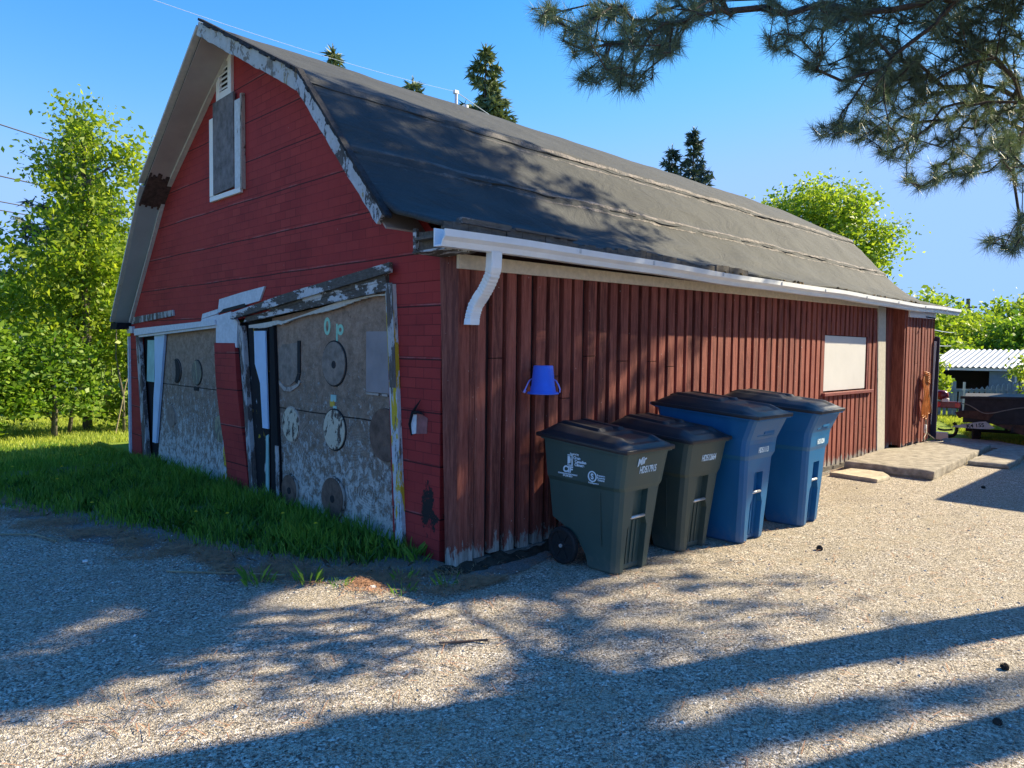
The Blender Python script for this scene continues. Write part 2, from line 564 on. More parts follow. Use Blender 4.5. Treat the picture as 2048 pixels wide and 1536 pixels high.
def mat_plastic(name, c, scuff=0.35):
    t = NT(name)
    n = t.noise(3.5, 6, 0.7, t.mapping((1, 1, 0.5)))
    col = t.mix(t.step(n, 0.35, 0.75), tuple(v * 0.8 for v in c), c)
    lo = t.sep()
    dust = t.step(t.math('MULTIPLY_ADD', t.noise(11, 6, 0.75), 0.5, t.math('MULTIPLY', lo[2], -1.0)), 0.12, 0.36)
    col = t.mix(t.math('MULTIPLY', dust, 0.38), col, (0.22, 0.20, 0.16))
    sc_ = t.step(t.noise(30, 5, 0.8, t.mapping((1, 1, 0.25))), 0.66, 0.74)
    col = t.mix(t.math('MULTIPLY', sc_, scuff), col, tuple(min(1, v * 2.2 + 0.09) for v in c))
    t.bump(t.noise(220, 2, 0.5), 0.18, 0.002)
    return t.done(col, t.ramp(n, [(0.3, 0.38), (0.7, 0.55)]), 0, 0.45)


M = {}
M['gravel'] = mat_gravel('gravel')
M['felt_edge'] = mat_simple('torn_felt', (0.030, 0.030, 0.034), 0.9, var=0.7, scale=18, bump=1.0)
M['insul'] = mat_insulbrick()
M['boards'] = mat_board_red()
M['backing'] = mat_simple('groove_shade_boards', (0.030, 0.011, 0.010), 0.9, var=0.4, scale=14)  # shade of the grooves put into the backing's near-black colour
M['ply1'] = mat_plywood('weathered_plywood', 1.02, (1.25, 1.05, 0.86))
M['ply2'] = mat_plywood('weathered_plywood_pale', 1.12, (1.25, 1.10, 0.92))
M['roof'] = mat_roof()
M['rake'] = mat_peel('peeling_rake_paint', (0.20, 0.18, 0.15), (0.50, 0.52, 0.52), 0.62, 5, (0.27, 0.24, 0.15), (1, 1, 1), 0.60)
M['rake_low'] = mat_peel('weathered_rake_paint', (0.09, 0.085, 0.08), (0.50, 0.53, 0.56), 0.60, 6, (0.30, 0.25, 0.13), (1, 1, 0.6), 0.60)
M['rotten'] = mat_peel('rotten_grey_wood', (0.13, 0.115, 0.10), (0.30, 0.28, 0.26), 0.25, 7, None, (0.25, 1, 1))
M['rotten_dark'] = mat_simple('rotten_brown_wood', (0.09, 0.055, 0.045), 0.9, var=0.6, scale=20, bump=0.8)
M['header'] = mat_peel('flaking_header_paint', (0.10, 0.09, 0.08), (0.58, 0.60, 0.62), 0.42, 9, None, (1, 0.35, 1))
M['jamb'] = mat_peel('flaking_jamb_paint', (0.12, 0.10, 0.09), (0.46, 0.46, 0.46), 0.45, 10)
M['jamb_yellow'] = mat_peel('yellow_white_flaking_jamb', (0.10, 0.09, 0.08), (0.55, 0.60, 0.63), 0.60, 9, (0.50, 0.36, 0.03), (1, 1, 0.25), 0.50)
M['jamb_black'] = mat_peel('black_yellow_flaking_jamb', (0.012, 0.013, 0.016), (0.42, 0.48, 0.52), 0.16, 10, (0.34, 0.23, 0.02), (1, 1, 0.45), 0.615)
M['blackwood'] = mat_peel('black_tarred_board', (0.010, 0.011, 0.014), (0.35, 0.38, 0.38), 0.03, 10)
M['whitewood'] = mat_peel('white_flaking_board', (0.16, 0.15, 0.14), (0.66, 0.70, 0.74), 0.86, 7, None, (1, 1, 0.7))
M['trim'] = mat_peel('cream_trim', (0.30, 0.28, 0.25), (0.62, 0.60, 0.54), 0.93, 7)
M['cream'] = mat_peel('cream_frieze_paint', (0.35, 0.30, 0.22), (0.78, 0.68, 0.54), 0.97, 6, None, (0.3, 1, 1))
M['bluetrim'] = mat_simple('pale_blue_strip', (0.42, 0.58, 0.78), 0.5, var=0.12, scale=3)
M['tealtrim'] = mat_simple('pale_teal_strip', (0.28, 0.50, 0.48), 0.6, var=0.2, scale=5)
M['soffit'] = mat_simple('taupe_soffit', (0.42, 0.37, 0.34), 0.75, var=0.18, scale=1.5, bump=0.1)
M['soffit_teal'] = mat_simple('teal_grey_soffit', (0.34, 0.41, 0.41), 0.7, var=0.12, scale=2, bump=0.1)
M['gutter'] = mat_simple('white_gutter_metal', (0.80, 0.82, 0.84), 0.35, var=0.12, scale=2.5, bump=0.05, spec=0.5)
M['plyboard'] = mat_simple('grey_window_plywood', (0.17, 0.155, 0.16), 0.85, var=0.5, scale=9, bump=0.5)
M['winpanel'] = mat_simple('white_window_panel', (0.60, 0.585, 0.57), 0.6, var=0.06, scale=2, bump=0.08)
M['whitepanel'] = mat_simple('white_painted_panel', (0.80, 0.78, 0.76), 0.6, var=0.06, scale=2, bump=0.08)
M['redtrim'] = mat_simple('red_painted_trim', (0.20, 0.045, 0.04), 0.6, var=0.35, scale=9, bump=0.3)
M['postpaint'] = mat_peel('cream_post_paint', (0.20, 0.20, 0.17), (0.56, 0.52, 0.44), 0.80, 6, (0.10, 0.22, 0.20), (1, 1, 0.5), 0.66)
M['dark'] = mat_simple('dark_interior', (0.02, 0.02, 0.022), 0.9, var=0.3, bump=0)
M['disc_brown'] = mat_simple('brown_plywood_disc', (0.15, 0.095, 0.07), 0.85, var=0.5, scale=10, bump=0.4)
M['disc_grey'] = mat_simple('grey_plywood_disc', (0.24, 0.19, 0.155), 0.85, var=0.45, scale=12, bump=0.4)
M['disc_cream'] = mat_peel('cream_peeled_disc', (0.10, 0.075, 0.06), (0.62, 0.55, 0.42), 0.62, 12, None, (1, 1, 0.6))
M['disc_olive'] = mat_peel('olive_peeled_disc', (0.17, 0.16, 0.13), (0.36, 0.34, 0.22), 0.45, 9)
M['ring'] = mat_peel('pale_plywood_edge', (0.08, 0.06, 0.05), (0.46, 0.40, 0.35), 0.6, 16)
M['mint'] = mat_simple('mint_paint', (0.27, 0.56, 0.42), 0.6, var=0.15, scale=20, bump=0)
M['green_bin'] = mat_plastic('dark_green_plastic', (0.046, 0.090, 0.080))
M['green_bin2'] = mat_plastic('olive_green_plastic', (0.052, 0.080, 0.068), 0.5)
M['blue_bin'] = mat_plastic('blue_plastic', (0.006, 0.125, 0.31), 0.18)
M['black_lid'] = mat_plastic('black_plastic', (0.020, 0.020, 0.024), 0.3)
M['black_lid'].node_tree.nodes['Principled BSDF'].inputs['Coat Weight'].default_value = 0.12
M['black_lid'].node_tree.nodes['Principled BSDF'].inputs['Coat Roughness'].default_value = 0.22
M['tyre'] = mat_simple('black_rubber', (0.016, 0.016, 0.017), 0.8, var=0.3, scale=20)
M['steel'] = mat_simple('galvanised_steel', (0.62, 0.62, 0.62), 0.35, 0.6, var=0.15, scale=12)
M['white_ink'] = mat_simple('white_ink', (0.66, 0.80, 0.88), 0.6, var=0.05, bump=0)
M['bucket'] = mat_simple('blue_bucket_plastic', (0.06, 0.16, 0.78), 0.4, var=0.12, scale=5, bump=0.03, spec=0.5)
M['bucket_handle'] = mat_simple('violet_handle_plastic', (0.32, 0.32, 0.80), 0.45, var=0.05, bump=0)
M['cord'] = mat_simple('orange_cord_rubber', (0.62, 0.22, 0.05), 0.5, var=0.2, bump=0)
M['cordgrey'] = mat_simple('dusty_cord_rubber', (0.25, 0.21, 0.16), 0.6, var=0.2, bump=0)
M['concrete'] = mat_simple('old_concrete', (0.36, 0.32, 0.26), 0.92, var=0.45, scale=9, bump=0.9, spec=0.15)
M['stone'] = mat_simple('flat_stone', (0.50, 0.43, 0.32), 0.9, var=0.35, scale=9, bump=0.7, spec=0.15)
M['rubble'] = mat_simple('dark_soil', (0.055, 0.046, 0.036), 0.95, var=0.6, scale=12, bump=1.0, spec=0.1)
M['bark_pine'] = mat_bark('pine_bark', (0.080, 0.066, 0.058))
M['bark_grey'] = mat_bark('grey_bark', (0.17, 0.155, 0.12))
M['needle'] = mat_leaf('pine_needles', (0.085, 0.125, 0.080), (0.19, 0.25, 0.15), 0.25, 0.45, 1.6)
M['spruce'] = mat_leaf('spruce_needles', (0.11, 0.15, 0.065), (0.30, 0.33, 0.14), 0.12, 0.6, 0.8)
M['spruce_blue'] = mat_leaf('dark_spruce_needles', (0.05, 0.08, 0.07), (0.15, 0.19, 0.15), 0.1, 0.6, 0.8)
M['leaf'] = mat_leaf('poplar_leaves', (0.20, 0.33, 0.025), (0.55, 0.62, 0.07), 0.55, 0.45, 1.1)
M['leaf2'] = mat_leaf('deep_green_leaves', (0.12, 0.26, 0.025), (0.40, 0.53, 0.06), 0.5, 0.45, 1.0)
M['maple'] = mat_leaf('maple_leaves', (0.24, 0.38, 0.025), (0.55, 0.62, 0.08), 0.5, 0.5, 0.7)
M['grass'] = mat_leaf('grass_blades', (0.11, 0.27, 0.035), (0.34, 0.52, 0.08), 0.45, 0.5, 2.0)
M['grass_lit'] = mat_leaf('sunlit_lawn_blades', (0.36, 0.44, 0.06), (0.66, 0.68, 0.14), 0.45, 0.5, 0.7)  # brighter, yellower grass copy with the sunlight put into its colour
M['dry'] = mat_simple('dry_stems', (0.30, 0.24, 0.15), 0.9, var=0.4, scale=20, bump=0)
M['yellow'] = mat_simple('yellow_petals', (0.80, 0.62, 0.02), 0.6, var=0.1, bump=0)
M['litter'] = mat_simple('leaf_litter', (0.20, 0.13, 0.055), 0.95, var=0.6, scale=25, bump=0.8)
M['wire'] = mat_simple('black_wire', (0.05, 0.055, 0.065), 0.6, var=0.1, bump=0)
M['wirepale'] = mat_simple('pale_wire', (0.30, 0.38, 0.48), 0.5, var=0.1, bump=0)
M['whitesiding'] = mat_simple('white_siding', (0.74, 0.76, 0.80), 0.6, var=0.06, scale=2, bump=0.05)


def quad_grid(name, x0, x1, y0, y1, nx, ny, zf, mat, parent=None):
    xs, ys = np.linspace(x0, x1, nx), np.linspace(y0, y1, ny)
    X, Y = np.meshgrid(xs, ys)
    V = np.stack([X, Y, zf(X, Y)], -1).reshape(-1, 3)
    i = np.arange(nx * ny).reshape(ny, nx)
    F = np.stack([i[:-1, :-1], i[:-1, 1:], i[1:, 1:], i[1:, :-1]], -1).reshape(-1, 4)
    me = bpy.data.meshes.new(name)
    me.from_pydata(V.tolist(), [], F.tolist())
    return link(name, me, mat, parent, True)


from mathutils.noise import noise as mn_


# ================================================================= GROUND
def ground():
    # one sheet to the horizon: lawn and bare soil
    t = NT('lawn_soil')
    n = t.noise(1.3, 6, 0.7)
    f = t.noise(45, 5, 0.8)
    grass = t.ramp(f, [(0.3, (0.09, 0.15, 0.02)), (0.6, (0.26, 0.34, 0.05)), (0.85, (0.42, 0.48, 0.10))])
    soil = t.ramp(f, [(0.3, (0.03, 0.022, 0.016)), (0.6, (0.085, 0.062, 0.045)), (0.8, (0.16, 0.125, 0.095))])
    x = t.sep()
    # bare soil close to the barn and drive, green beyond
    near = t.step(t.math('MULTIPLY_ADD', n, 2.0, x[1]), 3.2, 1.2)
    nx = t.step(x[0], 3.0, 0.5)
    col = t.mix(t.math('MULTIPLY', t.math('MULTIPLY', near, nx), 0.85), grass, soil)
    t.bump(f, 0.8, 0.03)
    m = t.done(col, 0.95, 0, 0.1)
    mb = MB()
    mb.face([(-400, -400, 0), (600, -400, 0), (600, 600, 0), (-400, 600, 0)])
    o = mb.build('ground', m)
    tag(o, kind='structure')
    # soil strip along the gable (pine needles, dirt)
    t = NT('needle_litter_soil')
    f = t.noise(70, 5, 0.8, t.mapping((1, 1.7, 1)))
    g = t.noise(4, 5, 0.7)
    col = t.ramp(f, [(0.28, (0.10, 0.065, 0.048)), (0.48, (0.27, 0.18, 0.13)), (0.66, (0.42, 0.31, 0.24)), (0.85, (0.62, 0.55, 0.48))])
    g2 = t.noise(13, 6, 0.8)
    col = t.mix(t.step(t.math('MULTIPLY_ADD', g2, 0.6, g), 0.70, 0.84), col, t.ramp(f, [(0.3, (0.07, 0.068, 0.065)), (0.5, (0.24, 0.23, 0.215)), (0.75, (0.5, 0.48, 0.45))]))
    t.bump(f, 1.0, 0.02)
    m = t.done(col, 0.95, 0, 0.1)
    P = [(-2.35, 6.8), (-2.15, 4.6), (-2.0, 3.6), (-1.75, 2.6), (-1.45, 1.5), (-1.15, 0.75), (-0.8, 0.2), (-0.45, -0.2), (-0.1, -0.38), (0.35, -0.40), (0.7, -0.30), (3.0, -0.2), (9.2, -0.16), (9.2, 0.1), (0.0, 0.1), (0.0, 6.8)]
    mb = MB()
    pts = []
    for i, (a, b) in enumerate(P):
        c, d = P[(i + 1) % len(P)]
        k = max(1, int(math.hypot(c - a, d - b) / 0.05))
        for q in range(k):
            u = q / k
            j = 0.010 if i < 11 else 0
            xx, yy = a + (c - a) * u, b + (d - b) * u
            w = 0.0 if i >= 8 else 0.34 * mn_(Vector((xx * 1.7, yy * 1.7, 2))) + 0.05 * mn_(Vector((xx * 6, yy * 6, 5)))
            pts.append((xx + w + random.uniform(-j, j), yy + w * .3 + random.uniform(-j, j), 0.010))
    mb.face(pts)
    tag(mb.build('soil_strip', m), kind='structure')


def drive():
    """gravel drive: a sheet with its own wandering edge"""
    P = [(-14, -30), (-14, 7.6), (-6, 7.0), (-3.4, 6.6), (-2.1, 5.5), (-2.0, 4.2), (-1.8, 3.2), (-1.55, 2.4), (-1.25, 1.4), (-1.0, 0.75), (-0.7, 0.3), (-0.3, 0.02), (0.1, 0.12), (9.5, 0.1), (11.6, 0.06), (12.6, -0.25), (13.4, -1.6), (14.0, -3.5), (14.5, -30)]
    pts = []
    for i, (a, b) in enumerate(P):
        c, d = P[(i + 1) % len(P)]
        L = math.hypot(c - a, d - b)
        k = max(1, int(L / 0.10)) if 2 < i < 17 and L < 6 else (60 if 2 < i < 17 else 1)
        for q in range(k):
            u = q / k
            j = 0.035 if k > 1 and i != 12 else 0
            pts.append((a + (c - a) * u + random.uniform(-j, j), b + (d - b) * u + random.uniform(-j, j), 0.005))
    mb = MB()
    mb.face(pts)
    tag(mb.build('gravel_drive', M['gravel']), kind='structure')


def loose_stones():
    """stones lying on the drive, dense near the camera"""
    n = 11000
    ico = np.array([(0, 0, 1), (0.9, 0, 0.1), (0.28, 0.85, 0), (-0.72, 0.5, 0.12), (-0.72, -0.55, 0), (0.3, -0.85, 0.1)])
    tri = [(0, 1, 2), (0, 2, 3), (0, 3, 4), (0, 4, 5), (0, 5, 1)]
    d = 1.6 + 8.5 * rng.random(n) ** 1.7
    a = R(45.4) + (rng.random(n) - 0.5) * R(82)
    X = CAM_POS.x + d * np.cos(a)
    Y = CAM_POS.y + d * np.sin(a)
    keep = (Y < -0.02) | ((X < -0.9) & (Y < 6) & (X < -1.0 - 0.22 * Y))
    X, Y, d = X[keep], Y[keep], d[keep]
    n = len(X)
    sz = (0.0032 + 0.011 * rng.random(n) ** 4.0) * (0.8 + d * 0.07)
    ang = rng.random(n) * 2 * PI
    out = []
    base = ico[np.array(tri).ravel()]                        # 15,3
    jit = 1 + (rng.random((n, 15, 1)) * 0)
    c, s_ = np.cos(ang), np.sin(ang)
    sx, sy, szz = sz * (0.8 + 0.5 * rng.random(n)), sz * (0.7 + 0.4 * rng.random(n)), sz * (0.45 + 0.35 * rng.random(n))
    bx, by, bz = base[:, 0][None] * sx[:, None], base[:, 1][None] * sy[:, None], base[:, 2][None] * szz[:, None]
    V = np.stack([bx * c[:, None] - by * s_[:, None] + X[:, None], bx * s_[:, None] + by * c[:, None] + Y[:, None], bz + 0.004], -1)
    t = NT('loose_stones')
    g = t.n.new('ShaderNodeTexNoise')
    v = t.voro(60, out='Color')
    col = t.ramp(t.sep(v)[0], [(0.0, (0.14, 0.13, 0.12)), (0.5, (0.36, 0.33, 0.28)), (0.85, (0.52, 0.48, 0.42)), (1.0, (0.72, 0.70, 0.66))])
    m = t.done(col, 0.9, 0, 0.2)
    o = np_mesh('gravel_stones', V, 3, m)
    tag(o, 'loose grey and buff gravel stones scattered over the drive', 'gravel', kind='stuff')


ground()
drive()
loose_stones()


def verge_stones():
    # stones kicked from the drive onto the soil verge
    n = 5200
    Y = -0.40 + 6.0 * rng.random(n) ** 1.2
    ex = np.interp(Y, [-0.45, 0.2, 0.75, 1.5, 2.6, 3.6, 4.6, 5.5], [-0.1, -0.75, -1.1, -1.4, -1.72, -1.98, -2.15, -2.3])
    X = ex + rng.normal(0.10, 0.17, n)
    sz = 0.004 + 0.010 * rng.random(n) ** 3
    base = np.array([(0, 0, 1), (0.9, 0, 0.1), (0.28, 0.85, 0), (-0.72, 0.5, 0.12), (-0.72, -0.55, 0), (0.3, -0.85, 0.1)])[np.array([(0, 1, 2), (0, 2, 3), (0, 3, 4), (0, 4, 5), (0, 5, 1)]).ravel()]
    a = rng.random(n) * 6.28
    c, q = np.cos(a)[:, None], np.sin(a)[:, None]
    bx, by, bz = base[:, 0][None] * sz[:, None], base[:, 1][None] * sz[:, None] * .8, base[:, 2][None] * sz[:, None] * .6
    V = np.stack([bx * c - by * q + X[:, None], bx * q + by * c + Y[:, None], bz + 0.008], -1)
    o = np_mesh('verge_stones', V, 3, bpy.data.materials['loose_stones'])
    tag(o, 'small stones strewn over the dark soil verge before the grass', 'gravel', kind='stuff')


verge_stones()


def fallen_needles():
    n = 15000
    Y = -0.45 + 5.6 * rng.random(n) ** 1.4
    ex = np.interp(Y, [-0.45, 0.2, 0.75, 1.5, 2.6, 3.6, 4.6, 5.5], [-0.1, -0.75, -1.1, -1.4, -1.72, -1.98, -2.15, -2.3])
    X = ex + rng.normal(0, 0.16, n) + 0.05
    cl = np.array([mn_(Vector((float(a) * 3, float(b) * 3, 7))) for a, b in zip(X, Y)])
    keep = rng.random(n) < np.clip(0.45 + cl * 1.6, 0.02, 1)
    X, Y = X[keep], Y[keep]
    # a thin scatter over the drive
    m = 2600
    d = 1.8 + 7 * rng.random(m) ** 1.3
    a = R(45.4) + (rng.random(m) - 0.5) * R(80)
    x2, y2 = CAM_POS.x + d * np.cos(a), CAM_POS.y + d * np.sin(a)
    k2 = y2 < -0.15
    X, Y = np.concatenate([X, x2[k2]]), np.concatenate([Y, y2[k2]])
    n = len(X)
    t_ = rng.random(n) * PI
    L = 0.02 + 0.045 * rng.random(n)
    w = 0.0019
    Z = 0.014 + 0.012 * rng.random(n)
    dx, dy = np.cos(t_) * L, np.sin(t_) * L
    V = np.stack([np.stack([X - dx - dy / L * w, Y - dy + dx / L * w, Z], -1), np.stack([X - dx + dy / L * w, Y - dy - dx / L * w, Z], -1),
                  np.stack([X + dx + dy / L * w, Y + dy - dx / L * w, Z + .004], -1), np.stack([X + dx - dy / L * w, Y + dy + dx / L * w, Z + .004], -1)], 1)
    o = np_mesh('fallen_needles', V, 4, mat_simple('dead_pine_needles', (0.46, 0.24, 0.13), 0.9, var=0.5, scale=12, bump=0))
    tag(o, 'rust-brown fallen pine needles along the edge of the gravel drive', 'pine needles', kind='stuff')


fallen_needles()


# ================================================================= BARN
BARN = empty('barn_garage', (0, 0, 0), 0, 'old red gambrel-roofed garage with two boarded doors and a sagging dark roof', 'garage')
X1 = 11.45     # far end
XE = 10.85     # end of the side wall
RIDGE, BRK_R, EAVE_R = (3.75, 5.02), (1.60, 3.93), (-0.26, 2.50)
BRK_L, EAVE_L = (5.93, 3.72), (7.62, 1.98)


def roof_profile():
    P = [(7.66, 1.93), (7.2, 2.45), (6.6, 3.10), BRK_L, (5.2, 4.18), (4.5, 4.60), RIDGE, (3.0, 4.68), (2.3, 4.31), BRK_R, (1.30, 3.60), (1.0, 3.27), (0.72, 2.97), (0.48, 2.76), (0.25, 2.64), (0.0, 2.565), EAVE_R]
    return P


def build_roof():
    prof = roof_profile()
    # refine the profile
    fine = []
    for i in range(len(prof) - 1):
        k = 7 if i >= 9 else 2
        for q in range(k):
            u = q / k
            fine.append((prof[i][0] * (1 - u) + prof[i + 1][0] * u, prof[i][1] * (1 - u) + prof[i + 1][1] * u))
    fine.append(prof[-1])
    nx = 170
    from mathutils import noise as mn
    V, F = [], []
    np_ = len(fine)
    for i in range(nx + 1):
        for j, (y, z) in enumerate(fine):
            # overhang at the street gable shrinks down the left slope
            x0 = -0.38
            if y > 3.75: x0 = -0.38 + 0.20 * (y - 3.75) / 3.9
            u = i / nx
            x = x0 + (X1 + 0.18 - x0) * u
            dz = mn.noise(Vector((x * 0.8, y * 1.7, z))) * 0.022 + mn.noise(Vector((x * 2.6, y * 4, z * 4))) * 0.012
            if y < 1.4:
                dz += mn.noise(Vector((x * 1.7, y * 3, 5))) * 0.02
            # long seams are small lips
            for zl in (3.86, 3.19):
                d = z - zl - 0.03 * mn.noise(Vector((x * 0.9, 3, zl)))
                if y < 3 and -0.01 < d < 0.10: dz += 0.030 * (1 - d / 0.10)
            if i == 0: dz *= 0.4
            V.append((x, y - dz * 0.4 * (1 if y < 3.75 else -1), z + dz))
    for i in range(nx):
        for j in range(np_ - 1):
            a = i * np_ + j
            F.append((a, a + np_, a + np_ + 1, a + 1))
    me = bpy.data.meshes.new('roof')
    me.from_pydata(V, [], F)
    o = link('roof', me, M['roof'], BARN, True)
    sm = o.modifiers.new('solid', 'SOLIDIFY')
    sm.thickness = 0.035
    sm.offset = 1
    # which way is up
    me.update()
    if me.polygons[len(me.polygons) // 2].normal.z > 0: sm.offset = -1
    return o


build_roof()


def felt_laps():
    prof = sorted([(z, y) for y, z in roof_profile() if y < 1.7 and z > 2.6])
    zs_, ys_ = [p[0] for p in prof], [p[1] for p in prof]
    for zc, w, ph in ((3.86, 0.030, 0.0), (3.20, 0.026, 4.0)):
        mb = MB()
        rg = []
        n = 260
        for i in range(n + 1):
            x = -0.36 + (X1 + 0.50) * i / n
            wob = 0.030 * mn_(Vector((x * 0.9, 3, zc))) + 0.012 * mn_(Vector((x * 5, ph, 1)))
            hi, lo = zc + wob + w, zc + wob - w * (1 + 0.5 * mn_(Vector((x * 3.3, ph, 8))))
            lift = 0.013 + 0.010 * mn_(Vector((x * 2.4, ph, 5)))
            ring = []
            for z_, o_ in ((hi, 0.004), (lo, lift), (lo - 0.004, lift - 0.022), (hi, -0.02)):
                y_ = float(np.interp(z_, zs_, ys_))
                ring.append((x, y_ - 0.74 * o_, z_ + 0.67 * o_))
            rg.append(ring)
        mb.rings(rg)
        mb.build('felt_lap', M['roof'], BARN)


felt_laps()

# ---- gable wall, built around its two door openings
mb = MB()
mb.prism_x([(0.2, 0.0), (0.80, 0.0), (0.93, 2.16), (0.2, 2.16)], 0, 0.10)
mb.prism_x([(7.02, 0.0), (7.46, 0.0), (7.46, 1.90), (7.02, 1.86)], 0, 0.10)
mb.prism_x([(0.2, 2.163), (0.93, 2.163), (3.8, 1.93), (7.02, 1.863), (7.46, 1.903), (5.88, 3.60), (3.75, 4.90), (1.66, 3.84), (0.33, 2.56), (0.2, 2.52)], 0, 0.10)
gw = mb.build('gable_wall', M['insul'], BARN)
# other walls (the building is a closed box)
mb = MB()
mb.prism_x([(0.05, 0), (7.4, 0), (7.4, 1.9), (5.88, 3.55), (3.75, 4.85), (1.66, 3.75), (0.3, 2.45), (0.05, 2.4)], XE - 0.1, XE)
mb.build('rear_gable_wall', M['boards'], BARN)
mb = MB()
mb.box((0.105, 7.36, 0), (XE - 0.105, 7.45, 1.9))
mb.build('back_wall', M['boards'], BARN)
mb = MB()
mb.box((0.5, 4.0, 0.02), (X1 - 0.3, 4.06, 2.4))
mb.build('inner_partition', M['dark'], BARN)


# ---- side wall of boards with deep grooves between them
def board_wall(x0, x1, y, ztop0, ztop1, name, skip=None, zb=0.05):
    mb = MB()
    mb.box((x0, y + 0.012, zb), (x1, y + 0.09, max(ztop0, ztop1) - 0.02))
    mb.build('backing_boards', M['backing'], BARN)
    mb = MB()
    x = x0 + 0.005
    k = 0
    while x < x1 - 0.02:
        w = 0.161 + random.uniform(-0.008, 0.008)
        bw = min(w - 0.052 + random.uniform(-0.006, 0.006), x1 - x)
        u = (x - x0) / (x1 - x0)
        zt = ztop0 + (ztop1 - ztop0) * u
        lean = random.uniform(-0.006, 0.006)
        dy = random.uniform(0, 0.006)
        segs = [(zb + random.uniform(-0.05, 0.015), zt)]
        if random.random() < 0.22:
            c = random.uniform(0.5, 1.7)
            segs = [(segs[0][0], c - 0.003), (c + 0.003, zt)]
        for a, b in segs:
            for (sa, sb) in ([(a, b)] if not skip else clip(a, b, x, x + bw, skip)):
                oy = y - 0.034 - dy - random.uniform(0, 0.003)
                vs = [(x + lean * sa, oy, sa), (x + bw + lean * sa, oy, sa), (x + bw + lean * sa, y + 0.011, sa), (x + lean * sa, y + 0.011, sa),
                      (x + lean * sb, oy, sb), (x + bw + lean * sb, oy, sb), (x + bw + lean * sb, y + 0.011, sb), (x + lean * sb, y + 0.011, sb)]
                mb.add(vs, [(0, 3, 2, 1), (4, 5, 6, 7), (0, 1, 5, 4), (1, 2, 6, 5), (2, 3, 7, 6), (3, 0, 4, 7)])
        x += w
        k += 1
    return mb.build(name, M['boards'], BARN, bevel=0.003)


def clip(a, b, xa, xb, skip):
    sx0, sx1, sz0, sz1 = skip
    if xb < sx0 or xa > sx1: return [(a, b)]
    r = []
    if a < sz0: r.append((a, min(b, sz0)))
    if b > sz1: r.append((max(a, sz1), b))
    return r


board_wall(0.14, 8.62, 0.0, 2.32, 2.403, 'side_wall', (6.52, 8.10, 1.10, 1.90))
# end bay that stands proud of the main wall
board_wall(9.36, XE, -0.16, 2.40, 2.40, 'end_bay_wall', None, 0.16)
mb = MB()
mb.box((9.30, -0.185, 0.10), (9.355, 0.09, 2.40))
mb.box((8.98, -0.012, 0.02), (9.299, 0.09, 2.40))
mb.box((9.30, -0.15, 0.02), (XE, 0.08, 0.155))
mb.build('end_bay_corner_board', M['boards'], BARN, bevel=0.003)
# corner post
mb = MB()
mb.prism_x([(-0.028, -0.02), (0.10, -0.02), (0.197, 2.36), (-0.028, 2.36)], -0.024, 0.09)
mb.box((0.091, -0.032, 0.0), (0.139, 0.05, 2.32))
mb.build('corner_post', M['boards'], BARN, bevel=0.004)
# rotten sill beam
mb = MB()
xs = np.linspace(0.15, 8.6, 60)
for i in range(59):
    z = 0.055 + random.uniform(-0.012, 0.012)
    mb.box((xs[i], -0.062 - random.uniform(0, 0.012), -0.02), (xs[i + 1], 0.01, z))
mb.build('sill_beam', M['rotten'], BARN)

# ---- white panel window on the side wall
mb = MB()
mb.box((6.55, -0.022, 1.12), (8.08, 0.0, 1.89))
win = mb.build('side_window_panel', M['winpanel'], BARN, bevel=0.004)
mb = MB()
mb.box((6.46, -0.085, 1.055), (8.30, 0.0, 1.098))
mb.build('sill', M['redtrim'], win, bevel=0.004)
mb = MB()
mb.box((8.11, -0.036, 1.10), (8.16, 0.0, 1.90))
mb.build('side_trim', M['redtrim'], win, bevel=0.003)
# cream post between wall and end bay, leaning
mb = MB()
mb.prism_y([(8.64, 0.02), (8.98, 0.02), (8.80, 2.38), (8.46, 2.38)], -0.055, -0.0)
mb.build('leaning_post', M['postpaint'], BARN, bevel=0.006)
# vertical board peeking beside the post
mb = MB()
mb.prism_y([(8.62, 0.03), (8.64, 0.03), (8.45, 2.3), (8.42, 2.3)], -0.045, -0.001)
mb.build('post_edge_board', M['redtrim'], BARN)

# ---- frieze board, gutter, downspout, rotten eave board
mb = MB()
mb.prism_y([(-0.05, 2.225), (4.2, 2.295), (4.2, 2.38), (-0.05, 2.33)], -0.062, -0.031)
mb.prism_y([(4.205, 2.295), (8.44, 2.350), (8.44, 2.402), (4.205, 2.38)], -0.060, -0.031)
mb.build('frieze_board', M['cream'], BARN, bevel=0.003)
mb = MB()
mb.prism_y([(9.40, 2.25), (10.80, 2.27), (10.80, 2.38), (9.40, 2.38)], -0.222, -0.193)
mb.build('frieze_board', M['whitepanel'], BARN, bevel=0.003)
# eave soffit closing roof to wall
mb = MB()
mb.box((-0.34, -0.24, 2.405), (X1 + 0.1, 0.10, 2.425))
mb.build('eave_soffit', M['rotten'], BARN)


